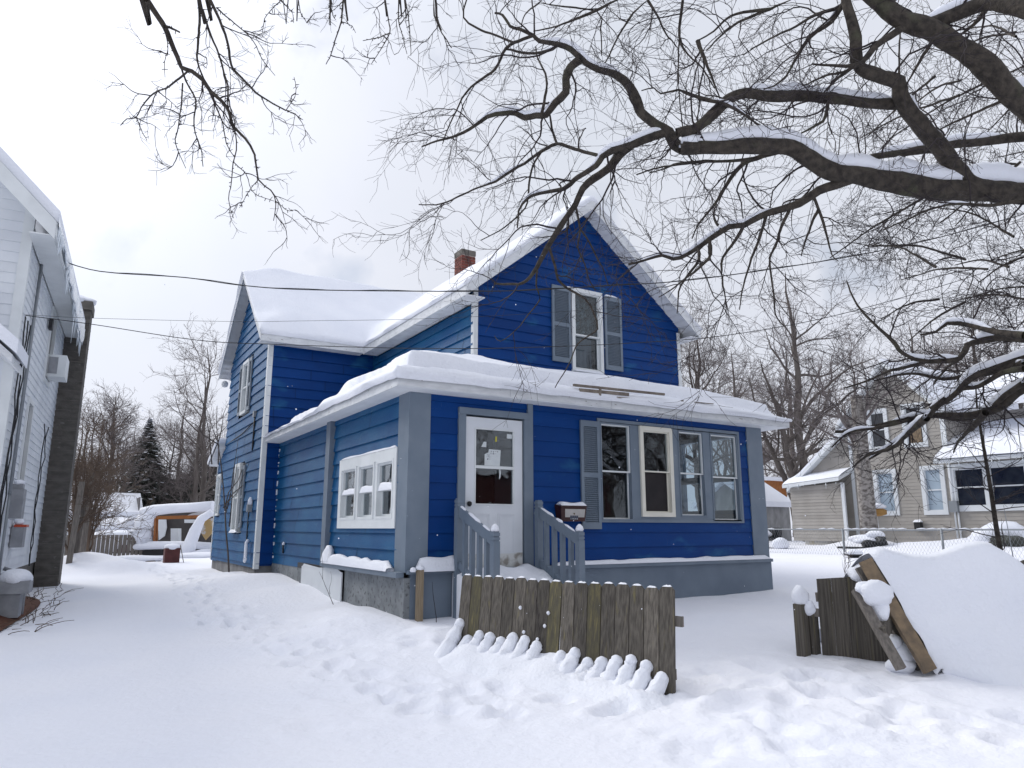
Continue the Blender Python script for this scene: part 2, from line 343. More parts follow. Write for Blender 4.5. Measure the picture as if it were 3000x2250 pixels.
def window(parent, fr, u0, u1, z0, z1, framem='white', sashm=None, w=.05, n0=-.06, n1=.03, sash=.035, room=True, mid=.5, roomm='dark', lower='glass', label=None, depth=.5):
    sashm = sashm or framem
    b = MB(); ringframe(b, fr, u0, u1, z0, z1, w, n0, n1); wn = b.build('window', framem, parent)
    if label: wn['label'] = label
    zm = z0+(z1-z0)*mid
    b = MB(); ringframe(b, fr, u0+w, u1-w, zm-.015, z1-w, sash, n0+.03, n1-.025)
    b2 = MB(); ringframe(b2, fr, u0+w, u1-w, z0+w, zm+.015, sash, n0+.008, n0+.029)
    b.build('sash', sashm, wn); b2.build('sash', sashm, wn)
    g = MB(); a, c = u0+w+sash*.7, u1-w-sash*.7
    g.fbox(fr, a, c, n0+.045, n0+.049, zm, z1-w-sash*.7); g.build('pane', 'glass', wn)
    g = MB(); g.fbox(fr, a, c, n0+.016, n0+.020, z0+w+sash*.7, zm); g.build('pane', 'glass' if lower == 'glass' else lower, wn)
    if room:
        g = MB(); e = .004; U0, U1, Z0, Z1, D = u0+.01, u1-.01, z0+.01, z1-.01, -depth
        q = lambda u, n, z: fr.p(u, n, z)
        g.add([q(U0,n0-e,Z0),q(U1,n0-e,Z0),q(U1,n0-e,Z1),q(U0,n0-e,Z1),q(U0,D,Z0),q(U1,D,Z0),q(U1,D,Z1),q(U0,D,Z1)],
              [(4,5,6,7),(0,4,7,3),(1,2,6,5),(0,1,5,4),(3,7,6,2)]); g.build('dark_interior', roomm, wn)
    return wn
def shutter(parent, fr, u0, u1, z0, z1, m='grey', n0=.022, n1=.055, sp=.031):
    b = MB(); w = .05; zm = z0+(z1-z0)*.49
    ringframe(b, fr, u0, u1, z0, z1, w, n0, n1, wb=.09, wt=.09); b.fbox(fr, u0+w, u1-w, n0, n1, zm-.035, zm+.035)
    sh = b.build('shutter', m, parent); b = MB()
    for a, c in ((z0+.09, zm-.035), (zm+.035, z1-.09)):
        z = a
        while z < c-.01:
            b.add([fr.p(u0+w, n1-.006, z), fr.p(u1-w, n1-.006, z), fr.p(u1-w, n0+.004, z+.024), fr.p(u0+w, n0+.004, z+.024),
                   fr.p(u0+w, n1-.006, z+.006), fr.p(u1-w, n1-.006, z+.006)], [(0,1,5,4),(4,5,2,3),(1,0,3,2)]); z += sp
    b.fbox(fr, u0+w, u1-w, n0-.001, n0+.002, z0+.09, z1-.09, .5)
    b.build('louvres', m, sh); return sh
def snowcap(mb, fr, u0, u1, n0, n1, z, t, seed=0, nu=14, nn=5, side=.0):
    """rounded strip of snow lying on a ledge"""
    rg = np.random.RandomState(seed); U = np.linspace(u0, u1, nu); V = []; F = []
    hh = t*(.70+.6*vnoise(np.linspace(0, 1, nu)*max(2.5, abs(u1-u0)*5), np.zeros(nu), 1, seed*1.3)); hh[0] *= .35; hh[-1] *= .35
    for i, u in enumerate(U):
        for j in range(nn+1):
            a = math.pi*j/nn; c = (n0+n1)/2; hw = (n1-n0)/2
            V.append(fr.p(u, c+hw*math.cos(a)*(1+.05*rg.randn()), z+hh[i]*math.sin(a)**.7 if 0 < j < nn else z))
    for i in range(nu-1):
        for j in range(nn): a = i*(nn+1)+j; F.append((a, a+1, a+nn+2, a+nn+1))
    F.append(tuple(range(nn+1))); F.append(tuple(range((nu-1)*(nn+1)+nn, (nu-1)*(nn+1)-1, -1)))
    return mb.add(V, F, 1.0, True)

def pieces(name, m, parent, fns, xf=None):
    """several like parts, each an object of its own"""
    o = []
    for f in fns: b = MB(); f(b); o.append(b.build(name, m, parent, xf=xf))
    return o
# ------------------------------------------------------------------ ground
CP = np.array([(0,0,0),(0,4,0.02),(-3,0,0),(5,2,.1),(3,3.3,.1),(-5,5,.1),(0,8,.14),(-1,12.5,.22),(-.5,15,.3),(-1.5,20,.4),(1,18,.45),(1.6,12,.33),
 (2,25,.5),(3,35,.55),(0,45,.6),(-20,20,.4),(-20,50,.6),(3.8,8.7,.47),(3.75,10.9,.50),(3.75,13.2,.62),(3.4,15.7,.68),(3.4,17.5,.58),(3.4,21,.55),(5,8.7,.48),
 (7,8.7,.52),(10.6,8.7,.55),(4.8,5.1,.27),(3.7,7.1,.36),(6.8,4.6,.29),(7.4,4.2,.3),(10.5,2.5,.3),(10,6,.45),(14,8,.7),(18,8,.9),(18,14,.88),
 (24,12,1.0),(24,18,1.0),(35,10,1.0),(35,25,1.0),(15,20,.8),(20,35,.9),(40,50,1.0),(60,0,.8),(60,60,1.0),(20,-10,.2),(0,-20,0),(-30,-20,0),(60,-30,.4),
 (-60,30,.5),(0,90,.7),(90,90,1.0),(-60,90,.7),(12,-1,.1),(3,6.3,.24),(2.4,8.5,.3),(-8,12,.3),(9,16,.6)], float)
def tps(r): return r*r*np.log(r+1e-9)
_A = tps(np.linalg.norm(CP[:, None, :2]-CP[None, :, :2], axis=2))+np.eye(len(CP))*.6
_Q = np.c_[np.ones(len(CP)), CP[:, :2]]
_W = np.linalg.solve(np.block([[_A, _Q], [_Q.T, np.zeros((3, 3))]]), np.r_[CP[:, 2], 0, 0, 0])
def gbase(x, y):
    x = np.clip(np.asarray(x, float), -60, 90); y = np.clip(np.asarray(y, float), -30, 90); z = _W[-3]+_W[-2]*x+_W[-1]*y
    for i in range(len(CP)): z = z+_W[i]*tps(np.hypot(x-CP[i, 0], y-CP[i, 1]))
    return z
def onground(x, y, z):
    d = P(x, y, 1)-CAM; return CAM+d*((z-CAM[2])/d[2])
prints = []
tr = [onground(a, b, z)[:2] for a, b, z in [(447,1665,.5),(500,1695,.46),(540,1722,.43),(575,1755,.4),(633,1797,.37),(696,1835,.33),(760,1858,.31),(823,1892,.29),(886,1930,.26),(981,1968,.24),(1076,2000,.2),(1171,2038,.17),(1266,2070,.15),(1392,2095,.13)]]
rg = np.random.RandomState(5)
def trail(pts, step, side, depth, jit=.05):
    pts = np.array(pts); seg = np.linalg.norm(np.diff(pts, axis=0), axis=1); s = np.r_[0, np.cumsum(seg)]; k = 0
    for q in np.arange(0, s[-1], step):
        i = min(np.searchsorted(s, q, 'right')-1, len(seg)-1); t = (q-s[i])/seg[i]; c = pts[i]*(1-t)+pts[i+1]*t; d = (pts[i+1]-pts[i])/seg[i]
        nrm = np.array([-d[1], d[0]]); k ^= 1
        p = c+nrm*side*(1 if k else -1)+rg.randn(2)*jit
        prints.append((p[0], p[1], math.atan2(d[1], d[0])+rg.randn()*.25, rg.uniform(.12, .2), rg.uniform(.07, .11), depth*rg.uniform(.6, 1.2)))
trail(tr, .34, .14, .048); trail([p+np.array([.18, .1]) for p in tr[4:]], .45, .22, .045, .10)
trail([onground(*q)[:2] for q in [(1392,2095,.13),(1560,2085,.16),(1760,2070,.18),(2000,2040,.2),(2250,2020,.22),(2500,2060,.2),(2800,2110,.2),(3100,2150,.2)]], .33, .2, .055, .12)
for _ in range(46):
    c = onground(rg.uniform(1980, 2700), rg.uniform(1985, 2190), .2)[:2]; prints.append((c[0], c[1], rg.uniform(0, 3), rg.uniform(.14, .28), rg.uniform(.1, .18), rg.uniform(.012, .035)))
for _ in range(24):
    c = onground(rg.uniform(880, 1500), rg.uniform(1900, 2110), .2)[:2]; prints.append((c[0], c[1], rg.uniform(0, 3), rg.uniform(.12, .24), rg.uniform(.08, .15), rg.uniform(.01, .028)))
mounds = [(3.1, 8.9, .55, .16), (3.3, 9.8, .5, .12), (3.2, 12.6, .7, .10), (2.9, 14.8, .8, .12), (2.9, 17.0, .9, .08), (3.2, 7.6, .35, .05), (3.7, 7.9, .28, .07), (4.5, 6.9, .3, .06),
          (8.6, 6.4, 1.2, .10), (7.0, 6.9, .9, .05), (5.2, 7.4, .5, .10), (.6, 24.5, 1.2, .45), (1.5, 22.5, .8, .25), (5.0, 4.2, .8, .05), (11.0, 5.4, 1.5, .1),
          (23.2, 15, 1.0, .3), (22.6, 11, 1.4, .35), (22.8, 8.8, 1.2, .4), (21, 12.4, 1.2, .2)]
def ground_z(x, y):
    x = np.asarray(x, float); y = np.asarray(y, float)
    z = gbase(x, y)+.05*fbm(x, y, .45, 3, 1)+.022*fbm(x, y, 1.6, 3, 9)*sstep(1, 4, y)
    z = z+.035*fbm(x, y, 2.6, 3, 31)*sstep(3.6, 5.5, x)*sstep(9, 7, y)+.012*(vnoise(x, y, 5, 3)-.5)*sstep(3, 6, x)
    for cx, cy, r, h in mounds: z = z+h*np.exp(-((x-cx)**2+(y-cy)**2)/(r*r))
    tm = np.zeros(np.shape(z))
    for px, py, a, l, w_, d in prints:
        dx = x-px; dy = y-py; u = (dx*math.cos(a)+dy*math.sin(a))/l; v = (-dx*math.sin(a)+dy*math.cos(a))/w_; q = u*u+v*v
        z = z-d*1.15*np.exp(-q*q*q*.6)*(1+.4*u)+d*.40*np.exp(-(np.sqrt(q)-1.5)**2*7); tm = tm+np.exp(-q*.10)
    z = z+np.clip(tm, 0, 1)*(.040*fbm(x, y, 5.5, 3, 13)+.012*(vnoise(x, y, 14, 5)-.5))
    return z
def axis_pts(spec):
    o = []
    for a, b, st in spec: o += list(np.arange(a, b, st))
    return np.array(o+[spec[-1][1]])
gx = axis_pts([(-260,-60,20),(-60,-12,3),(-12,-3,.5),(-3,-1,.12),(-1,10.5,.042),(10.5,14,.12),(14,26,.4),(26,60,2),(60,320,20)])
gy = axis_pts([(-60,-6,6),(-6,2,.6),(2,10,.042),(10,18,.09),(18,27,.25),(27,60,1.5),(60,320,20)])
X, Y = np.meshgrid(gx, gy, indexing='ij'); Z = ground_z(X, Y)
idx = np.arange(X.size).reshape(X.shape)
GF = np.stack([idx[:-1,:-1], idx[1:,:-1], idx[1:,1:], idx[:-1,1:]], -1).reshape(-1, 4)
g = fastmesh('ground', [np.stack([X, Y, Z], -1).reshape(-1, 3)], [GF], 'ground_snow'); tag(g, kind='structure')
def gz(x, y): return float(ground_z(np.array([x]), np.array([y]))[0])

def snowfield(name, parent, xs, ys, inside, roofz, thick, edges, r=.3, emin=.6, skirt=.03, bulge=.03, m='snow', seed=0):
    """snow lying on a roof: real thickness, rounded at the free edges (edges = list of segments)"""
    X, Y = np.meshgrid(xs, ys, indexing='ij')
    D = np.full(X.shape, 1e9); NX = np.zeros(X.shape); NY = np.zeros(X.shape)
    for (x0, y0, x1, y1) in edges:
        dx, dy = x1-x0, y1-y0; t = np.clip(((X-x0)*dx+(Y-y0)*dy)/(dx*dx+dy*dy), 0, 1); ex = X-(x0+t*dx); ey = Y-(y0+t*dy); dd = np.hypot(ex, ey)
        k = dd < D; D = np.where(k, dd, D); NX = np.where(k, ex, NX); NY = np.where(k, ey, NY)
    prof = emin+(1-emin)*np.sqrt(np.clip(1-(1-np.clip(D/r, 0, 1))**2, 0, 1))
    T = thick(X, Y, D); RZ = roofz(X, Y); Z = RZ+T*prof
    cx = (X[:-1,:-1]+X[1:,1:])/2; cy = (Y[:-1,:-1]+Y[1:,1:])/2; ok = inside(cx, cy)
    V = np.stack([X, Y, Z], -1).reshape(-1, 3); B = np.stack([X, Y, RZ-skirt*(.4+1.2*vnoise(X, Y, 4, seed))], -1).reshape(-1, 3)
    idx = np.arange(X.size).reshape(X.shape); F = []; E = {}
    for i, j in zip(*np.nonzero(ok)):
        q = (idx[i, j], idx[i+1, j], idx[i+1, j+1], idx[i, j+1]); F.append(q)
        for a, b in zip(q, q[1:]+q[:1]):
            if (b, a) in E: del E[(b, a)]
            else: E[(a, b)] = 1
    n = len(V); mid = (V*.45+B*.55)
    # push the middle of the edge outwards: a rolled lip
    flat_nx = NX.ravel(); flat_ny = NY.ravel()
    cxm, cym = X[:-1,:-1][ok].mean(), Y[:-1,:-1][ok].mean()
    used = {}
    Vn = [V]; extra = []
    for (a, b) in E:
        for k in (a, b):
            if k not in used: used[k] = n+2*len(extra); extra.append(k)
        F.append((b, a, used[a], used[b])); F.append((used[b], used[a], used[a]+1, used[b]+1))
    onrm = {}
    for (a, b) in E:
        d = V[b]-V[a]; o = np.array([d[1], -d[0], 0]); o /= (np.linalg.norm(o)+1e-9)
        for k in (a, b): onrm[k] = onrm.get(k, 0)+o
    ex = []
    for k in extra:
        o = onrm[k]; o = o/(np.linalg.norm(o)+1e-9)
        ex.append(mid[k]+o*bulge*(.4+1.3*vnoise(V[k, 0], V[k, 1], 3, seed+4))); ex.append(B[k]+o*.004)
    mb = MB(); mb.add(np.concatenate([V, np.array(ex)]), F, 1.0, True)
    return mb.build(name, m, parent)

# ------------------------------------------------------------------ blue house
H = empty('blue_house', (7.2, 12.0, .5), 'two-storey blue clapboard house with grey trim and snowy roofs, an enclosed porch around its corner', 'house')
def part(mb, name, m, parent=None, label=None):
    o = mb.build(name, m, parent or H)
    if label: o['label'] = label
    return o
PX, PY, PR = 3.75, 8.73, 10.60          # porch left wall, porch front wall, right wall
MX0, MX1, MY = 5.77, 10.68, 10.73       # upper block
WX, WY, WY1, RY = 3.40, 15.70, 20.10, 17.90
front = Frame((0, PY, 0), (1, 0, 0), (0, -1, 0)); upper = Frame((0, MY, 0), (1, 0, 0), (0, -1, 0))
lfront = Frame((PX, 0, 0), (0, 1, 0), (-1, 0, 0)); lmain = Frame((MX0, 0, 0), (0, 1, 0), (-1, 0, 0))
wfront = Frame((0, WY, 0), (1, 0, 0), (0, -1, 0)); wleft = Frame((WX, 0, 0), (0, 1, 0), (-1, 0, 0))
RX, RZ0, SL = 8.19, 5.70, .81           # main ridge x, eave height, slope
EL, ER, EF, EB = 5.43, 10.95, 10.38, 20.4
def rz_main(x, y): return RZ0+SL*(2.76-np.abs(x-RX))
def rz_wing(x, y): return RZ0+.86*(2.5-np.abs(y-RY))
# walls
doorh = (4.50, 5.57, 1.02, 3.19); winh = (6.90, 9.98, 1.72, 3.23)
b = MB(); siding(b, front, [(4.0, 1.08), (10.24, 1.08), (10.24, 3.42), (4.0, 3.42)], [doorh, winh], seed=3, lip=.017); part(b, 'wall', 'blue', label='deep blue clapboard wall of the enclosed front porch')
lw = (9.12, 11.42, 1.60, 2.70)
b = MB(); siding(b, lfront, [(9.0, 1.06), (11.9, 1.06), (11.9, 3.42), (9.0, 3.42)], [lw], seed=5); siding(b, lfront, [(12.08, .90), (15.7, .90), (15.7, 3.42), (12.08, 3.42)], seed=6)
part(b, 'wall', 'blue_side_lit', label='blue clapboard side wall of the porch facing the driveway')
b = MB(); siding(b, Frame((PR, 0, 0), (0, -1, 0), (1, 0, 0)), [(-10.73, 1.08), (-9.0, 1.08), (-9.0, 3.42), (-10.73, 3.42)], [(-9.92, -9.25, 1.90, 3.30), (-10.66, -10.08, 1.90, 3.30)], seed=7); part(b, 'wall', 'blue')
apz = RZ0+SL*(2.76)-.12
b = MB(); siding(b, upper, [(MX0, 4.0), (MX1, 4.0), (MX1, RZ0+SL*(2.76-(MX1-RX))-.12), (RX, apz), (MX0, RZ0+SL*(2.76-(RX-MX0))-.12)], [(7.87, 8.62, 4.5, 6.17)], seed=11, lip=.019, h=.19)
part(b, 'wall', 'blue', label='deep blue upper gable wall with faded patches under the peak')
b = MB(); siding(b, lmain, [(MY, 4.0), (15.72, 4.0), (15.72, 5.86), (MY, 5.86)], seed=12, h=.19); part(b, 'wall', 'blue_side_lit')
b = MB(); siding(b, wfront, [(WX, .84), (MX0, .84), (MX0, 5.86), (WX, 5.86)], seed=13); part(b, 'wall', 'blue')
wap = RZ0+.86*2.5-.12
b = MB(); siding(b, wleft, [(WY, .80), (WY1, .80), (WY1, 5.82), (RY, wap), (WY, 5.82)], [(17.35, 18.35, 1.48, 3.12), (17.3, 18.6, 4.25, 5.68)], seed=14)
part(b, 'wall', 'blue_side_lit', label='worn blue gable wall of the side wing facing the driveway, side light painted in')
b = MB(); siding(b, wleft, [(WY1, .78), (20.98, .78), (20.98, 3.28), (WY1, 3.66)], [(20.22, 20.76, 1.9, 3.05)], seed=15); part(b, 'wall', 'blue_side_lit')
b = MB()
b.box(MX1-.02, MX1, MY, 20.1, .9, 5.8); b.box(WX, MX1, 20.08, 20.1, .9, 5.9); b.box(WX+.01, 6.5, 20.96, 20.98, .8, 3.3)
b.add([(MX0,20.09,5.85),(MX1,20.09,5.7),(RX,20.09,apz)], [(0,2,1)]); part(b, 'wall', 'blue')
# inner linings of the porch room (seen through its windows)
b = MB(); panel(b, front, 3.80, 10.55, 1.08, 3.42, -.10, [doorh, winh]); panel(b, lfront, 8.8, 15.7, .95, 3.42, -.10, [lw])
panel(b, Frame((PR, 0, 0), (0, -1, 0), (1, 0, 0)), -10.73, -8.8, 1.08, 3.42, -.08, [(-9.92, -9.25, 1.90, 3.30), (-10.66, -10.08, 1.90, 3.30)])
part(b, 'room_lining', 'roomlight')
b = MB(); b.box(3.8, 10.55, 8.8, 15.7, 1.0, 1.07); b.box(3.8, 10.55, 8.8, 10.7, 3.36, 3.38); b.box(3.8, 5.8, 10.7, 15.7, 3.36, 3.38); part(b, 'porch_floor', 'brownroom')
b = MB(); b.box(MX0, 10.55, MY-.04, MY-.02, 1.07, 3.36); b.box(MX0-.04, MX0-.02, MY-.02, 15.6, 1.07, 3.36); part(b, 'room_lining', 'room')
b = MB(); b.box(6.15, 7.0, MY-.09, MY-.045, 1.08, 3.1); part(b, 'inner_door', 'roomlight')
b = MB(); b.box(4.9, 5.16, 10.55, 10.58, 1.55, 2.3); part(b, 'inner_window', 'farblue')
b = MB(); b.box(3.9, 5.5, 10.6, 10.64, 1.07, 3.3); part(b, 'room_partition', 'brownroom')
# foundation, skirts
b = MB(); b.box(3.80, 10.63, PY-.05, PY+.03, .1, 1.03); part(b, 'base_skirt', 'greyskirt', label='grey boarded skirt below the porch front')
b = MB(); b.box(PX-.03, PX+.05, 8.71, 11.02, .1, .98); part(b, 'foundation', 'stucco', label='rough grey stucco base flecked with snow by the porch corner')
b = MB(); b.box(PX-.075, PX-.055, 11.03, 13.25, .1, .94); b.add([(PX-.078,11.05,.94),(PX-.078,13.2,.94),(PX-.078,13.1,.99),(PX-.078,12.2,.96),(PX-.078,11.3,1.0)],[(0,1,2,3,4)]); part(b, 'skirt_panel', 'farwhite', label='off-white skirting panel leaning under the porch side wall')
b = MB(); b.box(PX-.02, PX+.06, 13.28, 15.7, .1, .90); b.box(PX-.05, PX-.02, 13.26, 13.44, .1, .93); part(b, 'foundation', 'stucco')
b = MB(); b.box(WX+.02, WX+.12, WY+.02, 20.96, .1, .80); b.box(WX+.02, MX0, WY+.03, WY+.1, .1, .84); part(b, 'foundation', 'block')
b = MB(); b.box(PX-.055, PX+.1, 11.9, 13.6, .90, .99); part(b, 'sill_board', 'black')
# ledges
b = MB(); b.box(3.74, 10.62, PY-.10, PY-.02, 1.03, 1.08); b.box(PX-.13, PX-.02, 8.75, 11.88, .985, 1.05); part(b, 'ledge', 'grey')
b = MB(); snowcap(b, front, 6.0, 10.56, .02, .11, 1.08, .06, 3, 40); snowcap(b, front, 3.85, 4.42, .02, .16, 1.06, .17, 4, 12)
snowcap(b, lfront, 9.06, 11.86, .02, .15, 1.05, .13, 5, 26)
snowcap(b, lfront, 11.55, 11.9, .02, .15, 1.08, .22, 6, 8); part(b, 'ledge_snow', 'snow')
# columns and corner boards
b = MB(); b.box(3.72, 4.03, 8.70, 9.06, 1.05, 3.42); part(b, 'corner_column', 'grey', label='grey boxed column at the near corner of the porch')
b = MB(); b.box(10.23, 10.62, 8.70, 9.06, 1.09, 3.43); part(b, 'corner_column', 'grey', label='grey boxed column at the far end of the porch front')
b = MB(); b.fbox(lfront, 11.88, 12.09, .0, .10, .99, 3.42); part(b, 'trim_board', 'greyskirt')
b = MB(); b.fbox(front, 5.575, 5.66, .0, .045, 1.06, 3.42); part(b, 'trim_board', 'grey')
b = MB(); b.box(MX0-.025, MX0+.06, MY-.028, MY+.07, 3.9, 5.86); part(b, 'corner_board', 'white', label='white corner board of the upper front gable by the chimney side')
b = MB(); b.box(MX1-.06, MX1+.025, MY-.028, MY+.07, 3.9, 5.66); part(b, 'corner_board', 'white')
b = MB(); b.box(WX-.03, WX+.07, WY-.03, WY+.085, .78, 5.6); part(b, 'corner_board', 'white')
b = MB(); b.box(WX-.03, WX+.05, 20.93, 21.0, .8, 3.25); part(b, 'corner_board', 'white')
# caulked, chipped joint where porch meets the wing
b = MB(); rr = random.Random(4); z = 1.0
while z < 3.3:
    hgt = rr.uniform(.02, .12); x = PX-.004-rr.uniform(0, .014); b.box(x-.018, x, 15.60+rr.uniform(0, .03), 15.67, z, z+hgt); z += hgt+rr.uniform(.03, .16)
part(b, 'snow_crust', 'snow')
# roofs
def slab_roof(name, pts_fn, label=None): ...
th = .12
def quadslab(mb, A, B_, C_, D_, t):
    q = [np.array(k, float) for k in (A, B_, C_, D_)]; lo = [k-np.array([0, 0, t]) for k in q]
    mb.add(q+lo, [(0,1,2,3),(7,6,5,4),(0,4,5,1),(1,5,6,2),(2,6,7,3),(3,7,4,0)])
b = MB(); zr = rz_main(RX, 0)
quadslab(b, (EL,EF,RZ0),(RX,EF,zr),(RX,EB,zr),(EL,EB,RZ0), th); quadslab(b, (RX,EF,zr),(ER,EF,RZ0),(ER,EB,RZ0),(RX,EB,zr), th)
mroof = part(b, 'roof', 'soffit', label='steep front gable roof with white soffits under thick snow')
b = MB(); ft = .19; e = .022
for (x0, z0, x1, z1) in ((EL-.02, RZ0-.016, RX, zr+.0), (RX, zr, ER+.02, RZ0-.016)):
    b.add([(x0,EF-e,z0-ft),(x1,EF-e,z1-ft),(x1,EF-e,z1+.01),(x0,EF-e,z0+.01),(x0,EF-.001,z0-ft),(x1,EF-.001,z1-ft),(x1,EF-.001,z1+.01),(x0,EF-.001,z0+.01)],
          [(0,1,2,3),(7,6,5,4),(0,4,5,1),(1,5,6,2),(2,6,7,3),(3,7,4,0)])
b.box(EL-.022, EL, EF+.001, 15.42, RZ0-.19, RZ0-.005); b.box(ER, ER+.022, EF+.001, EB, RZ0-.19, RZ0-.005)
b.box(EL+.0, EL+.36, EF+.001, 15.4, RZ0-.19, RZ0-.175); b.box(ER-.28, ER, EF+.001, EB, RZ0-.19, RZ0-.175)
b.build('fascia', 'fascia', mroof)
b = MB()
for (x0, z0, x1, z1) in ((EL, RZ0-.19, RX, zr-.19), (RX, zr-.19, ER, RZ0-.19)):   # sloping soffit boards behind the rake
    k = 22
    for i in range(k):
        a, c = i/k, (i+.93)/k; p = lambda t: (x0+(x1-x0)*t, z0+(z1-z0)*t+.045)
        (xa, za), (xb, zb) = p(a), p(c); b.add([(xa,EF,za),(xb,EF,zb),(xb,MY+.02,zb),(xa,MY+.02,za)], [(0,1,2,3)])
b.build('soffit', 'soffit', mroof)
zw = rz_wing(0, RY); WL, WF, WB = 3.14, 15.40, 20.40
b = MB(); quadslab(b, (WL,WF,RZ0),(8.1,WF,RZ0),(8.1,RY,zw),(WL,RY,zw), th); quadslab(b, (WL,RY,zw),(8.1,RY,zw),(8.1,WB,RZ0),(WL,WB,RZ0), th)
wroof = part(b, 'roof', 'soffit', label='gable roof of the side wing covered by smooth snow')
b = MB()
for (y0, z0, y1, z1) in ((WF-.01, RZ0-.012, RY, zw), (RY, zw, WB+.01, RZ0-.012)):
    b.add([(WL-e,y0,z0-.15),(WL-e,y1,z1-.15),(WL-e,y1,z1+.01),(WL-e,y0,z0+.01),(WL-.001,y0,z0-.15),(WL-.001,y1,z1-.15),(WL-.001,y1,z1+.01),(WL-.001,y0,z0+.01)],
          [(3,2,1,0),(4,5,6,7),(1,5,4,0),(2,6,5,1),(3,7,6,2),(0,4,7,3)])
b.box(WL, EL-.02, WF-.022, WF, RZ0-.17, RZ0-.005); b.box(WL, EL-.02, WF, WF+.3, RZ0-.17, RZ0-.155)
b.build('fascia', 'fascia', wroof)
b = MB()
for (y0, y1) in ((WF, RY), (WB, RY)):
    k = 20
    for i in range(k):
        a, c = i/k, (i+.94)/k; ya, yb = y0+(y1-y0)*a, y0+(y1-y0)*c; za, zb = [RZ0-.15+(zw-RZ0)*t+.03 for t in (a, c)]
        b.add([(WL,ya,za),(WL,yb,zb),(WX+.02,yb,zb),(WX+.02,ya,za)], [(0,1,2,3)])
b.build('soffit', 'soffit', wroof)
def rz_all(x, y):
    a = rz_main(x, y); c = np.where((x < 8.15) & (y > WF-.04), rz_wing(x, y), -9); return np.where((x < EL-.001) & (y > WF-.04), c, np.where(y < WF, a, .06*np.logaddexp(a/.06, c/.06)))
xs = np.unique(np.round(np.r_[np.linspace(WL-.02, EL-.03, 36), np.linspace(EL-.03, ER+.03, 78)], 4)); ys = np.unique(np.round(np.r_[np.linspace(EF-.02, WF-.03, 70), np.linspace(WF-.03, WB, 66)], 4))
snowfield('roof_snow', mroof, xs, ys, lambda x, y: ((x > EL-.03) & (y < 20.4)) | (y > WF-.03), rz_all,
          lambda x, y, d: (.15+.08*sstep(0, .5, d)+.07*(vnoise(x, y, .9, 5)-.5)+.02*(vnoise(x, y, 3.1, 2)-.5)+.05*sstep(15, 15.5, y))*(1-.62*sstep(.9, 0, x-WL)*sstep(15.5, 16.2, y))*(1-.62*sstep(8.2, 8.6, x)*sstep(.7, 0, y-EF)), [(EL,EF,EL,WF),(EL,EF,ER,EF),(ER,EF,ER,EB),(WL,WF,EL,WF),(WL,WF,WL,WB)], r=.22, emin=.45, skirt=.0, bulge=.035, seed=2)
# porch roof
PL, PF, PRR, PB = 3.44, 8.42, 11.0, 15.72; PZ, PS = 3.535, .325
def rz_porch(x, y): return PZ+PS*np.minimum(x-PL, y-PF)
b = MB()
quadslab(b, (PL,PF,PZ),(PRR,PF,PZ),(PRR,MY,PZ+PS*(MY-PF)),(PL+(MY-PF),MY,PZ+PS*(MY-PF)), .05)
quadslab(b, (PL,PF,PZ-.001),(PL+(MY-PF),MY,PZ+PS*(MY-PF)),(PL+(MY-PF),PB,PZ+PS*(MY-PF)),(PL,PB,PZ-.001), .05)
proof = part(b, 'roof', 'roofing', label='low hipped porch roof wrapping the corner under rolled snow')
b = MB()
for i, (x0, x1) in enumerate(((PL-.02, 5.1), (5.103, 6.9), (6.903, 8.8), (8.803, PRR+.02))):
    dz = [0, .006, -.004, .003][i]; b.box(x0, x1, PF-.022-.003*i, PF, PZ-.145+dz, PZ-.012+dz)
for i, (y0, y1) in enumerate(((PF+.001, 10.2), (10.203, 12.4), (12.403, PB))): b.box(PL-.022-.002*i, PL, y0, y1, PZ-.15+.004*i, PZ-.012)
b.add([(PRR,PF,PZ-.145),(PRR,MY,PZ-.145+PS*2.3),(PRR,MY,PZ+PS*2.3),(PRR,PF,PZ-.01),(PRR+.02,PF,PZ-.145),(PRR+.02,MY,PZ-.145+PS*2.3),(PRR+.02,MY,PZ+PS*2.3),(PRR+.02,PF,PZ-.01)],
      [(3,2,1,0),(4,5,6,7),(1,5,4,0),(2,6,5,1),(3,7,6,2),(0,4,7,3)])
b.build('fascia', 'fascia', proof)
b = MB(); b.box(PL, PRR, PF, PY+.02, PZ-.15, PZ-.135); b.box(PL, PX+.02, PY+.02, PB, PZ-.15, PZ-.135); b.box(PR-.02, PRR, PY+.02, MY, PZ-.15, PZ-.135); b.build('soffit', 'soffit', proof)
b = MB(); b.add([(PR+.01,PY,3.39),(PR+.01,MY-.03,3.39),(PR+.01,MY-.03,4.16),(PR+.01,PY,3.52)],[(0,1,2,3)]); b.build('gable_end', 'blue', proof)
def pthick(x, y, d):
    dj = d+.24*(vnoise(x, y, 1.1, 8)-.5)+.05*(vnoise(x, y, 4, 2)-.5)
    t = .15-.13*sstep(.12, .25, dj)*sstep(9.2, 8.2, x)+(.20+.13*sstep(9.2, 8.2, x))*sstep(.26, .34, dj)+.10*(vnoise(x, y, .8, 21)-.5)+.03*(vnoise(x, y, 2.3, 33)-.5)+.012*(vnoise(x, y, 6, 4)-.5)
    t = t*.84+.02*sstep(7.5, 5.5, x)*sstep(11.9, 11.5, y)-.10*sstep(11.4, 11.9, y)-.06*sstep(13.5, 15.6, y)-.05*sstep(9.8, 11, x)
    t = t-.12*sstep(.9, 2.3, y-PF)*(y < 10.8)*(x > 5.7)
    # slump where the snow has torn away above the front windows
    tear = sstep(6.25, 6.5, x)*sstep(7.75, 7.5, x)*(y < PF+.30)*(y > PF+.10); return np.maximum(t-tear*.15, .02)
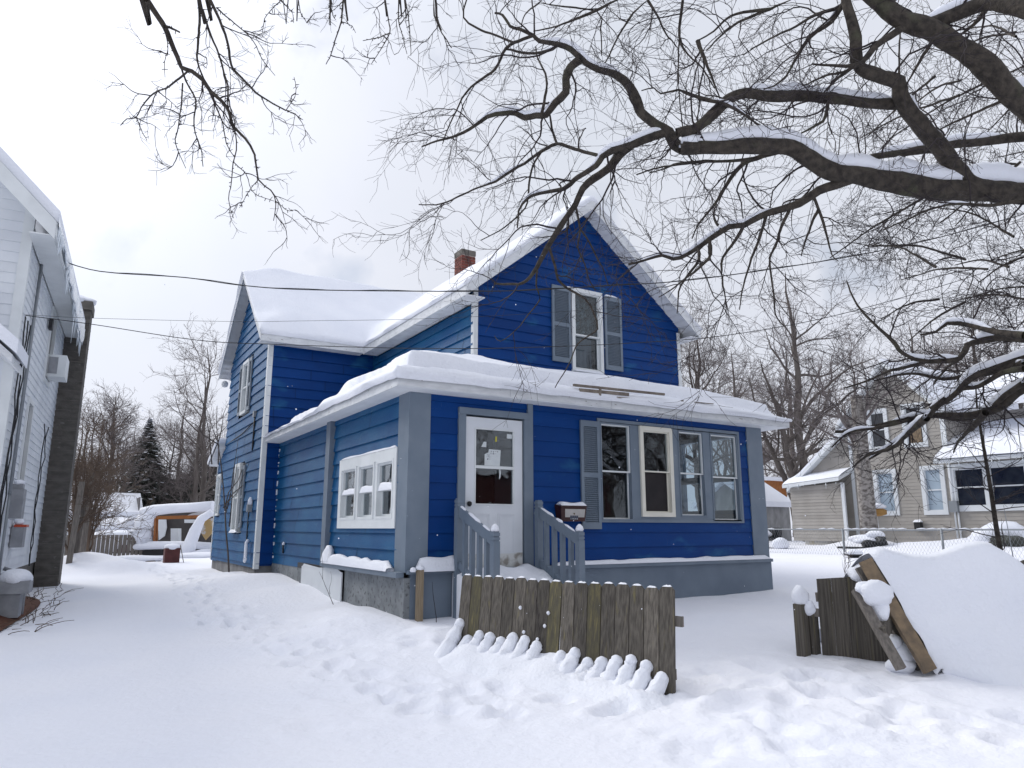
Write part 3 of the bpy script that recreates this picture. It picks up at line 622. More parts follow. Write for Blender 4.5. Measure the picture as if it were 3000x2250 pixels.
xs = np.linspace(PL-.05, PRR+.03, 172); ys = np.unique(np.round(np.r_[np.linspace(PF-.07, MY, 56), np.linspace(MY, PB-.06, 84)], 4))
snowfield('roof_snow', proof, xs, ys, lambda x, y: (y < MY) | (x < MX0), rz_porch, pthick, [(PL,PF,PRR,PF),(PL,PF,PL,PB),(PRR,PF,PRR,MY),(PL,PB,MX0,PB)], r=.26, emin=.42, skirt=.03, bulge=.04, seed=6)
b = MB(); b.beam((6.15,PF-.075,3.665),(7.95,PF-.07,3.70),.03,.035); b.beam((6.25,PF-.085,3.60),(7.2,PF-.08,3.625),.02,.05); b.beam((6.62,PF-.10,3.55),(6.64,PF-.09,3.68),.03,.03)
b.beam((8.3,PF-.075,3.62),(8.36,PF-.07,3.63),.02,.03); b.beam((8.6,PF-.075,3.635),(9.05,PF-.07,3.645),.02,.012); b.beam((6.95,PF-.08,3.555),(7.35,PF-.08,3.565),.02,.022)
b.build('torn_board', 'darkwood', proof)
# rear lean-to roof
b = MB(); quadslab(b, (WL+.05,WY1,3.80),(5.5,WY1,3.80),(5.5,21.2,3.36),(WL+.05,21.2,3.36), .09); lr = part(b, 'roof', 'fascia')
snowfield('roof_snow', lr, np.linspace(WL+.02, 5.4, 22), np.linspace(WY1+.03, 21.23, 14), lambda x, y: x > 0, lambda x, y: 3.80-.4*(y-WY1), lambda x, y, d: .14+.03*vnoise(x, y, 3), [(WL,WY1,WL,21.2),(WL,21.2,5.5,21.2)], r=.15, emin=.4)
# chimney with brick courses
ch = MB(); CX0, CX1, CY0, CY1 = 8.21, 8.62, 16.0, 16.42; ch.box(CX0+.012, CX1-.012, CY0+.012, CY1-.012, 7.2, 8.86); chim = ch.build('chimney', 'mortar', mroof); chim['label'] = 'red brick chimney with grey cap behind the front roof'
b = MB(); z = 7.2; row = 0; rr = random.Random(2)
while z < 8.70:
    for (fx, a0, a1, fixed, sgn) in (('x', CX0, CX1, CY0, 1), ('y', CY0, CY1, CX0, 1)):
        a = a0-(.11 if row % 2 else 0)
        while a < a1:
            s0, s1 = max(a, a0), min(a+.20, a1)
            if s1-s0 > .02:
                if fx == 'x': b.box(s0, s1, CY0-.002, CY0+.05, z, z+.062, rr.uniform(.6, 1.35))
                else: b.box(CX0-.002, CX0+.05, max(s0, CY0+.055), s1, z, z+.062, rr.uniform(.6, 1.35))
            a += .215
    z += .076; row += 1
b.build('brickwork', 'brick', chim)
b = MB(); b.box(CX0-.008, CX1+.008, CY0-.008, CY1+.008, 8.74, 8.88); b.build('chimney_cap', 'cement', chim)
# windows
b = MB(); ringframe(b, front, 6.86, 10.03, 1.69, 3.28, .05, -.08, .03)
for a, c in ((7.53, 7.70), (8.40, 8.55), (9.14, 9.30)): b.fbox(front, a, c, -.08, .02, 1.75, 3.22)
b.fbox(front, 7.56, 9.28, -.08, .018, 1.70, 1.79); part(b, 'window_surround', 'grey', label='grey boards around the row of four porch windows')
window(H, front, 6.91, 7.53, 1.72, 3.22, 'grey', 'white', w=.02, n0=-.07, n1=.035, sash=.022, room=False, mid=.5, label='leftmost tall porch window with thin white sashes')
window(H, front, 7.70, 8.40, 1.78, 3.22, 'cream', 'cream', w=.07, n0=-.05, n1=.055, sash=.02, room=True, mid=.5, lower='screen', roomm='brownroom', label='cream framed porch window with a dark screened lower half', depth=.3)
window(H, front, 8.55, 9.14, 1.79, 3.21, 'grey', 'white', w=.02, n0=-.07, n1=.03, sash=.022, room=False, label='third porch window from the door, showing the far window through it')
window(H, front, 9.30, 9.97, 1.72, 3.21, 'grey', 'white', w=.02, n0=-.07, n1=.03, sash=.022, room=False, label='rightmost tall porch window beside the end column')
rw = Frame((PR, 0, 0), (0, -1, 0), (1, 0, 0))
for a, c in ((-9.92, -9.25), (-10.66, -10.08)):
    b = MB(); ringframe(b, rw, a-.04, c+.04, 1.86, 3.34, .07, -.12, .03); b.fbox(rw, a, c, -.11, -.01, 2.46, 2.58); wn = b.build('window', 'grey', H)
    b = MB(); b.fbox(rw, a, c, -.06, -.055, 1.9, 3.3); b.build('pane', 'glass', wn)
uw = window(H, upper, 7.87, 8.62, 4.52, 6.18, 'white', 'white', w=.07, n0=-.06, n1=.05, sash=.03, room=True, mid=.44, label='white upstairs window in the front gable, crumpled plastic behind its upper pane', depth=.45)
b = MB(); nn = 15; V = []; F = []
for i in range(nn):
    for j in range(nn): V.append(upper.p(7.92+.65*i/(nn-1), -.13-.10*rnd.random(), 5.28+.82*j/(nn-1)))
for i in range(nn-1):
    for j in range(nn-1): F.append((i*nn+j, (i+1)*nn+j, (i+1)*nn+j+1, i*nn+j+1))
b.add(V, F); b.build('plastic_sheet', 'plastic', uw)
b = MB(); b.fbox(upper, 7.95, 8.5, -.20, -.19, 4.6, 5.25); b.build('curtain', 'curtain', uw)
shutter(H, upper, 7.41, 7.84, 4.66, 6.15); shutter(H, upper, 8.67, 9.10, 4.64, 6.14); shutter(H, front, 6.52, 6.88, 1.59, 3.22)
b = MB(); snowcap(b, upper, 8.68, 9.0, .02, .06, 6.14, .035, 2, 8); snowcap(b, upper, 7.74, 7.86, .02, .06, 6.15, .03, 3, 6); snowcap(b, upper, 7.9, 8.6, .0, .08, 4.52, .05, 3, 10); part(b, 'sill_snow', 'snow')
# triple window on the porch side
b = MB(); ringframe(b, lfront, 9.06, 11.46, 1.60, 2.68, .10, -.07, .045, wb=.13, wt=.14)
for q in (9.83, 10.60): b.fbox(lfront, q-.05, q+.05, -.07, .035, 1.73, 2.54)
ws = part(b, 'window_surround', 'white', label='white surround joining the three porch side windows')
for i, (a, c) in enumerate(((9.16, 9.78), (9.88, 10.55), (10.65, 11.36))):
    wn = window(H, lfront, a, c, 1.73, 2.54, 'white', 'white', w=.035, n0=-.06, n1=.05, sash=.03, room=True, mid=.49, depth=.4, roomm='curtain' if i < 2 else 'dark')
    b = MB(); snowcap(b, lfront, a+.05, c-.05, -.012, .035, 2.12, .10, 20+i, 12); b.build('sill_snow', 'snow', wn)
b = MB(); snowcap(b, lfront, 9.1, 11.4, .0, .05, 2.68, .03, 9, 30); part(b, 'ledge_snow', 'snow')
# wing windows
window(H, wleft, 17.62, 18.28, 4.30, 5.62, 'white', w=.07, n0=-.04, n1=.06, roomm='curtain', depth=.3); shutter(H, wleft, 17.26, 17.56, 4.32, 5.60); shutter(H, wleft, 18.34, 18.64, 4.32, 5.60)
window(H, wleft, 17.55, 18.15, 1.50, 3.10, 'white', w=.08, n0=-.05, n1=.09, roomm='dark', depth=.4); shutter(H, wleft, 17.2, 17.5, 1.62, 3.02, m='grey'); shutter(H, wleft, 18.2, 18.5, 1.62, 3.02)
window(H, wleft, 20.26, 20.72, 1.93, 3.02, 'white', w=.06, n0=-.05, n1=.05, roomm='curtain', depth=.3)
b = MB(); snowcap(b, wleft, 17.5, 18.2, .03, .12, 1.50, .07, 5, 8); part(b, 'sill_snow', 'snow')
# door
b = MB(); b.fbox(front, 4.45, 4.56, -.08, .05, 1.06, 3.15); b.fbox(front, 5.51, 5.575, -.08, .05, 1.06, 3.15); b.fbox(front, 4.45, 5.575, -.08, .06, 3.15, 3.24); part(b, 'door_frame', 'grey', label='chipped grey frame around the white front door')
b = MB(); du0, du1, dz0, dz1 = 4.575, 5.495, 1.08, 3.125; dn0, dn1 = -.035, .012
b.fbox(front, du0, 4.715, dn0, dn1, dz0, dz1); b.fbox(front, 5.355, du1, dn0, dn1, dz0, dz1); b.fbox(front, 4.715, 5.355, dn0, dn1, 2.975, dz1); b.fbox(front, 4.715, 5.355, dn0, dn1, dz0, 1.915)
dr = part(b, 'door', 'door', label='white half-glazed front door with a note taped inside its upper pane')
b = MB(); ringframe(b, front, 4.715, 5.355, 1.915, 2.975, .018, -.02, .022); b.fbox(front, 4.733, 5.337, -.02, .02, 2.415, 2.455); b.build('sash', 'white', dr)
for z0, z1 in ((2.455, 2.96), (1.93, 2.415)):
    b = MB(); b.fbox(front, 4.733, 5.337, -.012, -.008, z0, z1); b.build('pane', 'glass', dr)
b = MB()
for u0, u1 in ((4.70, 4.96), (5.09, 5.36)):
    ringframe(b, front, u0, u1, 1.26, 1.80, .012, dn1-.001, dn1+.007); ringframe(b, front, u0+.03, u1-.03, 1.29, 1.77, .008, dn1-.001, dn1+.005)
b.build('door_panel', 'door', dr)
b = MB(); b.fbox(front, 4.58, 5.49, dn1+.0005, dn1+.004, 1.08, 1.27); b.build('kick_board', 'stain', dr)
b = MB(); b.lathe(front.p(4.63, dn1+.03, 1.93), [(.012,-.04),(.03,-.02),(.034,0),(.03,.02),(.012,.03)], 10); b.build('door_handle', 'black', dr)
pn = .005
def flat(mb, fr, n, pts): mb.add([fr.p(u, n-.0, z) for u, z in pts]+[fr.p(u, n-.0015, z) for u, z in pts], [tuple(range(len(pts))), tuple(range(2*len(pts)-1, len(pts)-1, -1))])
b = MB(); flat(b, front, -.006, [(4.885,2.46),(5.13,2.46),(5.145,2.685),(4.955,2.69),(4.945,2.645),(4.885,2.615)]); nt_ = b.build('paper_note', 'paper', dr); nt_['label'] = 'torn white handwritten note taped to the door glass'
b = MB(); rr = random.Random(9)
for k, (z, n_) in enumerate(((2.655, 6), (2.625, 5), (2.60, 3), (2.575, 4), (2.545, 3))):
    u = 4.965 if z > 2.62 else 4.90
    for i in range(n_):
        u += rr.uniform(.014, .03); b.fbox(front, u, u+rr.uniform(.004, .014), -.0059, -.0052, z+rr.uniform(-.008, .006), z+rr.uniform(.008, .016))
b.build('handwriting', 'ink', nt_)
b = MB(); flat(b, front, -.006, [(4.83,2.715),(4.91,2.715),(4.912,2.79),(4.87,2.79)]); flat(b, front, .0245, [(5.10,2.27),(5.125,2.30),(5.13,2.37),(5.12,2.42),(5.105,2.42),(5.108,2.35)]); flat(b, front, -.006, [(5.245,2.86),(5.33,2.86),(5.335,2.92),(5.25,2.925)]); b.build('paper_scrap', 'paper', dr)
b = MB(); flat(b, front, -.006, [(5.055,2.80),(5.08,2.80),(5.082,2.875),(5.06,2.875)]); b.build('yellow_tag', 'yellow', dr)
# small fittings on the side walls
pieces('conduit', 'wire', H, [lambda b: b.tube([wleft.p(16.55,.03,2.05), wleft.p(16.55,.03,.95)], .014), lambda b: b.tube([wleft.p(16.60,.03,3.3), wleft.p(16.60,.03,4.1)], .022),
    lambda b: b.tube([wleft.p(16.60,.035,3.95), wleft.p(17.9,.03,3.82), wleft.p(19.9,.03,3.75)], .01), lambda b: b.tube([lfront.p(14.75,.04,1.12), lfront.p(14.75,.05,1.28)], .018)])
pieces('junction_box', 'steel', H, [lambda b: b.fbox(wleft, 16.25, 16.36, .02, .12, 1.95, 2.1), lambda b: b.fbox(wleft, 16.55, 16.67, .01, .07, 4.05, 4.18)])
pieces('snowy_vent_pipe', 'snow', H, [lambda b: b.tube([wleft.p(16.25,.06,1.35), wleft.p(16.22,.10,1.30), wleft.p(16.2,.10,1.0), wleft.p(16.05,.14,.93), wleft.p(15.95,.16,.98)], .035)])
pieces('snow_tuft', 'snow', H, [lambda b: b.lathe(wleft.p(16.3,.06,2.10), [(.06,0),(.05,.1),(.02,.16)], 8), lambda b: b.lathe(lfront.p(14.75,.04,1.28), [(.03,0),(.03,.03),(.01,.06)], 8)])
b = MB(); b.lathe((WL+.13, 20.25, 5.33), [(.02,0),(.07,.02),(.09,.08),(.08,.14),(.03,.18)], 12); part(b, 'flood_light', 'fascia')
# steps and rails
ST = empty('porch_steps', (5.0, 8.1, .45), 'snow-filled wooden porch steps with grey spindle railings below the front door', 'steps')
b = MB(); b.box(4.42, 5.66, 8.30, 8.62, .3, .98); b.box(4.42, 5.66, 7.98, 8.297, .3, .80); b.box(4.42, 5.66, 7.66, 7.977, .3, .62); b.build('tread', 'greyskirt', ST)
V = []; F = []; nx, ny = 22, 26
for i in range(nx):
    for j in range(ny):
        x = 4.36+1.36*i/(nx-1); y = 8.64-1.35*j/(ny-1); t = (8.64-y)/1.35; e_ = min((i)/(nx-1), 1-i/(nx-1))
        z = 1.10-.12*t-.68*max(0, t-.18)**1.15+.05*math.sin(i*.8)*math.cos(j*.6)*.6+.04*fbm(np.array([x]), np.array([y]), 3, 3, 4)[0]-.25*max(0, .14-e_)**1.0*4*.5
        V.append((x, y, z))
for i in range(nx-1):
    for j in range(ny-1): a = i*ny+j; F.append((a, a+1, a+ny+1, a+ny))
nV = len(V); rim = [i*ny for i in range(nx)]+[(nx-1)*ny+j for j in range(1, ny)]+[i*ny+ny-1 for i in range(nx-2, -1, -1)]+[j for j in range(ny-2, 0, -1)]
for k in rim: V.append((V[k][0], V[k][1], .3))
for q in range(len(rim)): F.append((rim[q], rim[(q+1) % len(rim)], nV+(q+1) % len(rim), nV+q))
b = MB(); b.add(V, F, 1, True); b.build('step_snow', 'snow', ST)
def post(mb, x, y, z0, z1, w=.09):
    mb.box(x-w/2, x+w/2, y-w/2, y+w/2, z0, z1-.12)
    mb.box(x-w/2+.008, x+w/2-.008, y-w/2+.008, y+w/2-.008, z1-.12, z1-.105); mb.box(x-w/2, x+w/2, y-w/2, y+w/2, z1-.105, z1-.075)
    mb.box(x-w/2+.008, x+w/2-.008, y-w/2+.008, y+w/2-.008, z1-.075, z1-.06); mb.box(x-w/2, x+w/2, y-w/2, y+w/2, z1-.06, z1-.02)
    mb.box(x-w/2+.01, x+w/2-.01, y-w/2+.01, y+w/2-.01, z1-.02, z1)
for side, x in ((0, 4.40), (1, 5.66)):
    rl = MB(); post(rl, x, 8.55, .35, 1.99); ra = rl.build('railing', 'grey', ST)
    b = MB(); post(b, x, 7.60, .3, 1.57); b.build('newel_post', 'grey', ra)
    b = MB(); b.beam((x+(.0 if side else .0), 8.62, 1.86), (x, 7.58, 1.44), .045, .13); b.build('handrail', 'grey', ra)
    b = MB(); b.beam((x, 8.5, 1.14), (x, 7.64, .68), .04, .09); b.build('bottom_rail', 'grey', ra)
    for k in range(4):
        y = 8.36-k*.19; zt = 1.86-(8.62-y)*.404; b = MB(); b.box(x-.028, x+.028, y-.028, y+.028, zt-.78, zt-.05); b.build('spindle', 'grey', ra)
    b = MB()
    for (ya, yb) in ((8.50, 8.18), (8.12, 7.98), (7.93, 7.70)) if side else ((8.50, 8.36), (8.28, 7.96), (7.90, 7.72)):
        yy = np.linspace(ya, yb, 9); zz = 1.86-(8.62-yy)*.404+.066; e_ = np.minimum(1, np.minimum(np.arange(9), np.arange(9)[::-1])/2+.25); b.tube(np.stack([np.full(9, x), yy, zz+.012*vnoise(yy, yy*0, 9, 3)], 1), .021*e_*(.8+.5*vnoise(yy, yy*0, 7, 5)), 8)
    b.lathe((x, 7.60, 1.565), [(.045,0),(.055,.02),(.04,.06),(.012,.09)], 10, jitter=.1); b.build('rail_snow', 'snow', ra)
# mailbox
MBX = empty('mailbox', (6.27, 8.68, 1.7), 'brown wall mailbox with a numbered cream plate and a snow cap beside the door', 'mailbox')
b = MB(); q = [(6.07,1.70),(6.49,1.70),(6.51,1.90),(6.05,1.90)]
b.add([(u, 8.71, z) for u, z in q]+[(u, 8.58-(.02 if z > 1.8 else 0), z) for u, z in q], [(3,2,1,0),(4,5,6,7),(0,1,5,4),(1,2,6,5),(2,3,7,6),(3,0,4,7)]); b.build('box', 'mail', MBX)
b = MB(); b.add([(6.04,8.71,1.901),(6.52,8.71,1.901),(6.52,8.545,1.901),(6.04,8.545,1.901),(6.05,8.71,1.945),(6.51,8.71,1.945),(6.51,8.555,1.92),(6.05,8.555,1.92)], [(0,1,2,3),(7,6,5,4),(0,4,5,1),(1,5,6,2),(2,6,7,3),(3,7,4,0)]); b.build('lid', 'mail', MBX)
mf = Frame((0, 8.572, 0), (1, 0, 0), (0, -1, 0))
b = MB(); b.add([(6.135,8.5795,1.72),(6.475,8.5795,1.72),(6.485,8.558,1.875),(6.125,8.558,1.875),(6.135,8.59,1.72),(6.475,8.59,1.72),(6.485,8.57,1.875),(6.125,8.57,1.875)], [(0,1,2,3),(7,6,5,4),(0,4,5,1),(1,5,6,2),(2,6,7,3),(3,7,4,0)]); pl = b.build('number_plate', 'mailface', MBX)
for i, chx in enumerate('1632'):
    cu = bpy.data.curves.new('digit', 'FONT'); cu.body = chx; cu.size = .058; cu.align_x = 'CENTER'; cu.extrude = .001
    to = bpy.data.objects.new('digit_tmp', cu); COL.objects.link(to); dg = bpy.context.evaluated_depsgraph_get(); me = bpy.data.meshes.new_from_object(to.evaluated_get(dg)); bpy.data.objects.remove(to)
    me.materials.clear(); me.materials.append(M['white']); o = bpy.data.objects.new('digit', me); COL.objects.link(o); o.parent = pl
    o.rotation_euler = (R(82), 0, 0); o.location = Vector((6.235+i*.037, 8.5735, 1.731))-Vector(ORG['mailbox'][0]); 
    b = MB(); u = 6.235+i*.037; b.add([(u-.017,8.5765,1.725),(u+.017,8.5765,1.725),(u+.017,8.5688,1.783),(u-.017,8.5688,1.783)], [(0,1,2,3)]); b.build('digit_tile', 'ink', pl)
b = MB(); eg = [(0,0),(.012,.018),(.02,.03),(.05,.036),(.065,.05),(.035,.052),(.015,.046),(.006,.056),(-.006,.056),(-.015,.046),(-.035,.052),(-.065,.05),(-.05,.036),(-.02,.03),(-.012,.018)]
b.add([(6.29+u, 8.5655-.0, 1.79+z) for u, z in eg]+[(6.29+u, 8.572, 1.79+z) for u, z in eg], [tuple(range(15)), tuple(range(29, 14, -1))]+[(k, 15+k, 15+(k+1) % 15, (k+1) % 15) for k in range(15)]); b.build('eagle_emblem', 'gold', pl)
b = MB(); snowcap(b, Frame((0, 8.71, 0), (1, 0, 0), (0, -1, 0)), 6.05, 6.51, .0, .16, 1.925, .055, 12, 14, 6); b.build('snow_cap', 'snow', MBX)
def blob(mb, c, rx, ry, rz, ax=0.0, seed=0, nseg=22, nring=14, rough=.11):
    V = []; F = []; rg_ = np.random.RandomState(seed)
    for i in range(nring+1):
        ph = math.pi*i/nring
        for j in range(nseg):
            th_ = 2*math.pi*j/nseg; k = 1+rough*(1.3*math.sin(th_*2+seed)*math.sin(ph*2+seed*.7)+.9*math.sin(th_*3-seed*1.3)*math.sin(ph)+.7*math.sin(ph*4+th_*2+seed))*math.sin(ph)+rough*.25*rg_.randn()*math.sin(ph); x, y, z = rx*math.sin(ph)*math.cos(th_)*k, ry*math.sin(ph)*math.sin(th_)*k, rz*math.cos(ph)*k
            V.append((c[0]+x*math.cos(ax)-y*math.sin(ax), c[1]+x*math.sin(ax)+y*math.cos(ax), c[2]+z))
    for i in range(nring):
        for j in range(nseg): F.append((i*nseg+j, (i+1)*nseg+j, (i+1)*nseg+(j+1) % nseg, i*nseg+(j+1) % nseg))
    mb.add(V, F, 1, True)
# ------------------------------------------------------------------ picket panel in the front yard
PA, PBt = np.array([3.75, 7.17]), np.array([4.56, 4.76]); PD = (PBt-PA); plen = np.linalg.norm(PD); PD /= plen; PN = np.array([-PD[1], PD[0]])
if PN[0] < 0: PN = -PN                  # points away from the driveway: the panel leans this way
FP = empty('picket_fence', (4.15, 5.95, .3), 'weathered dog-eared picket fence panel leaning in deep snow before the porch steps', 'fence panel')
lean = .17; npk = 17; pitch = plen/npk
def fpt(s, n, z, tilt=0): # s along, n toward the camera side, height
    q = PA+PD*(s+tilt*(z-1.1))+PN*((z-1.1)*lean-n); return (q[0], q[1], z)
rr = random.Random(12)
tops = []
for k in range(npk):
    s0 = k*pitch+.004; s1 = (k+1)*pitch-.004; zt = 1.105-.012*k/npk+rr.uniform(-.008, .008); tl = -.05 if k != 8 else -.03; c = .028; w_ = .009+rr.uniform(0, .004)
    zb = .1 if k < npk-1 else .16
    pts = [(s0, zb), (s1, zb), (s1, zt-c), (s1-c, zt), (s0+c, zt), (s0, zt-c)]
    b = MB(); b.add([fpt(u, w_, z, tl) for u, z in pts]+[fpt(u, -.009, z, tl) for u, z in pts], [tuple(range(5, -1, -1)), tuple(range(6, 12))]+[(i, (i+1) % 6, 6+(i+1) % 6, 6+i) for i in range(6)], rr.uniform(.70, 1.35))
    o = b.build('picket', 'mossy' if k in (1, 8, 11) else 'picket', FP); tops.append((s0+c, s1-c, zt, tl))
for z, ext in ((.84, .07), (.42, .02)):
    b = MB(); a = fpt(0, -.03, z); c = fpt(plen+ext, -.03, z-.02); b.beam(a, c, .035, .085); b.build('rail', 'greywood', FP)
b = MB()
for (s0, s1, z, tl) in tops:
    V = []; m_ = 6
    for i in range(m_):
        s_ = s0+(s1-s0)*i/(m_-1); h_ = .012 if 0 < i < m_-1 else .003
        for (n, hh) in ((.012, 0), (.006, h_*(.6+.8*rr.random())), (-.008, h_*(.6+.8*rr.random())), (-.012, 0)): V.append(fpt(s_, n, z+hh, tl))
    b.add(V, [(i*4+j, i*4+j+1, i*4+j+5, i*4+j+4) for i in range(m_-1) for j in range(3)], 1, True)
b.build('top_snow', 'snow', FP)
# rolled tongues of snow drawn down from each picket
b = MB(); heights = [.60,.50,.56,.52,.50,.56,.52,.50,.40,.49,.51,.46,.47,.49,.51,.52,.43]
for k in range(npk):
    s_ = (k+.5)*pitch; zt = heights[k]+rr.uniform(-.035, .03)-.004*k; gzz = gz(*fpt(s_, .3, .3)[:2]); pts = []; rad = []
    for i in range(15):
        t = i/14; n = .035+.30*t**1.1; z = gzz-.24*t**1.5+(zt-gzz-.01)*(1-t)**1.35*(1-.10*math.sin(t*5)); pts.append(fpt(s_-.05*t, n+(z-1.1)*0, z))
        rad.append((.050+.075*t)*(.88+.24*rr.random() if t < .4 else 1))
    V, F = tubes(np.array([pts]), np.array([rad]), 14); V = V+np.array([[.012*(rr.random()-.5)*(2 if i < 70 else .6) for _ in range(3)] for i in range(len(V))]); b.add(V, F, 1, True)
    b.lathe((pts[0][0], pts[0][1], pts[0][2]-.035), [(.03,0),(.055,.02),(.058,.05),(.04,.085),(.012,.1)], 10, jitter=.16)
dr_ = b.build('drifted_snow', 'snow', FP)
# slope of the drift itself
V = []; F = []; ns_, nn_ = 60, 20
for i in range(ns_):
    s_ = -.25+(plen+.45)*i/(ns_-1)
    for j in range(nn_):
        t = j/(nn_-1); n = .0+.80*t; q = fpt(s_+.25*t, n, .35); g0 = gz(q[0], q[1]); e_ = sstep(0, .2, i/(ns_-1))*sstep(1, .86, i/(ns_-1))
        hgt = (.13+.05*fbm(np.array([q[0]*1.]), np.array([q[1]*1.]), 4, 3)[0]*3)*(1-t)**1.25*e_; V.append((q[0], q[1], g0-.10*t**3-.05*(1-e_)+hgt))
for i in range(ns_-1):
    for j in range(nn_-1): a = i*nn_+j; F.append((a, a+1, a+nn_+1, a+nn_))
b = MB(); b.add(V, F, 1, True); b.build('drift', 'snow', FP)
# new square post
b = MB(); b.box(3.842, 3.918, 8.55, 8.626, .2, 1.085); b.box(3.847, 3.913, 8.555, 8.621, 1.085, 1.092)
PO = empty('fence_post', (3.88, 8.59, .4), 'short new yellowish square fence post standing in snow at the porch corner', 'post'); b.build('post', 'postwood', PO)
b = MB(); b.lathe((3.88, 8.59, 1.085), [(.045,0),(.056,.015),(.05,.04),(.03,.058),(.008,.064)], 12, jitter=.08); b.lathe((3.79, 8.60, 1.06), [(.03,0),(.045,.02),(.03,.05),(.008,.06)], 9, jitter=.1); b.build('snow_cap', 'snow', PO)
# dead stems poking out of the snow
def stem(name, base, top, label, cat='twig', group=None, forks=3, r=.005, seed=1, m='twig', bend=.05, blobs=()):
    rg_ = np.random.RandomState(seed); base = np.array(base, float); top = np.array(top, float); n = 9; t = np.linspace(0, 1, n)[:, None]
    L_ = np.linalg.norm(top-base); p = base+(top-base)*t+np.cumsum(rg_.randn(n, 3)*bend*L_/n, axis=0)*np.array([1, 1, .3])
    b = MB(); b.tube(p, np.linspace(r, r*.35, n), 5)
    for k in range(forks):
        i = rg_.randint(2, n-2); d = rg_.randn(3)*.6; d[2] = abs(d[2])+.7; d /= np.linalg.norm(d); l = L_*(.2+.35*rg_.rand()); q = p[i]+d*np.linspace(0, l, 5)[:, None]+np.cumsum(rg_.randn(5, 3)*.03*l, axis=0)
        b.tube(q, np.linspace(r*.6, r*.2, 5), 4)
    o = b.build(name, m, None, origin=tuple(base)); tag(o, label, cat, group); return o
stem('dead_plant', (4.05, 8.42, .38), (3.98, 8.45, .95), 'thin dark dead stem leaning against the grey skirt beside the new post', forks=0, r=.006, bend=.06)
stem('dead_plant', (3.52, 10.75, .42), (3.50, 11.6, .93), 'forked dry stem in front of the white skirting panel', forks=2, r=.006, seed=3)
stem('dry_weed', (4.02, 6.05, .3), (3.98, 6.07, 1.0), 'dry weed stalk with tiny snow balls in front of the picket panel', 'weed', forks=5, r=.004, seed=8)
b = MB()
for q in ((3.93, 6.28, .83), (4.06, 5.98, .80), (3.95, 6.25, .60), (4.12, 5.82, .52), (4.0, 6.08, .55), (4.03, 6.0, .68)):
    b.lathe(q, [(.004,-.02),(.014,-.01),(.018,0),(.013,.012),(.003,.018)], 8, jitter=.1)
tag(b.build('snow_tufts', 'snow', None), 'little balls of snow caught on the weed before the picket panel', 'snow tufts')
stem('young_tree', (3.12, 16.9, .55), (2.85, 17.8, 4.4), 'slender bare sapling growing against the blue wing wall', 'sapling', forks=9, r=.022, seed=5, m='farbark', bend=.07)
for i, (x, y, h_) in enumerate(((12.1, 8.3, .8), (12.5, 8.5, .55), (11.7, 8.0, .3))):
    stem('bare_shrub', (x, y, gz(x, y)-.03), (x+.1, y, gz(x, y)+h_), ['knee-high bare shrub in the snow right of the porch', 'shorter bare shrub just behind the knee-high one right of the porch', 'single short twig in the snow by the porch skirt end'][i], 'shrub', forks=9 if i < 2 else 1, r=.006, seed=20+i, m='shrub')

# ------------------------------------------------------------------ heap of fence panels on the right
W1, W2 = np.array([6.70, 4.92]), np.array([7.22, 4.20]); wd = (W2-W1)/np.linalg.norm(W2-W1); wn_ = np.array([-wd[1], wd[0]])
if wn_[0] < 0: wn_ = -wn_
UP = empty('upright_fence_panel', (6.7, 4.4, .3), 'dark upright plank panel with snow lumps on top, left part of the heap', 'fence panel')
def hp(s, n, z): q = W1+wd*s+wn_*n; return (q[0], q[1], z)
rr = random.Random(31); s = 0
for k in range(6):
    w_ = .142; zt = 1.085+.012*k; b = MB(); n0 = .002*rr.random()
    b.add([hp(s+.002,n0,.12),hp(s+w_-.003,n0,.12),hp(s+w_-.003,n0+.02,.12),hp(s+.002,n0+.02,.12),hp(s+.002,n0,zt),hp(s+w_-.003,n0,zt+.012),hp(s+w_-.003,n0+.02,zt+.012),hp(s+.002,n0+.02,zt)],
          [(0,3,2,1),(4,5,6,7),(0,1,5,4),(1,2,6,5),(2,3,7,6),(3,0,4,7)], rr.uniform(.75, 1.1)); b.build('plank', 'picket', UP); s += w_-.004
b = MB(); b.beam(hp(-.02, .05, .9), hp(s, .05, .95), .04, .09); b.beam(hp(-.19, .035, .755), hp(.02, .035, .745), .04, .08); b.build('rail', 'greywood', UP)
b = MB(); b.box(0, 0, 0, 0, 0, 0); b = MB()
q0 = hp(-.175, .0, 0); b.box(q0[0]-.05, q0[0]+.05, q0[1]-.05, q0[1]+.05, .15, .83); b.build('post', 'picket', UP); b = MB(); q1 = hp(-.06, .06, 0); b.box(q1[0]-.04, q1[0]+.03, q1[1]-.04, q1[1]+.03, .15, .73); b.build('post', 'picket', UP)
for (s_, z, r_, h_) in ((-.175, .82, .075, .20), (-.09, .74, .055, .13), (.40, 1.09, .11, .13), (.50, 1.10, .12, .16)):
    b = MB(); c = hp(s_, .02, z+h_*.4); blob(b, c, r_*1.05, r_*.95, h_*.6, s_*9, int(s_*90)+40, rough=.10); b.build('snow_lump', 'snow', UP)
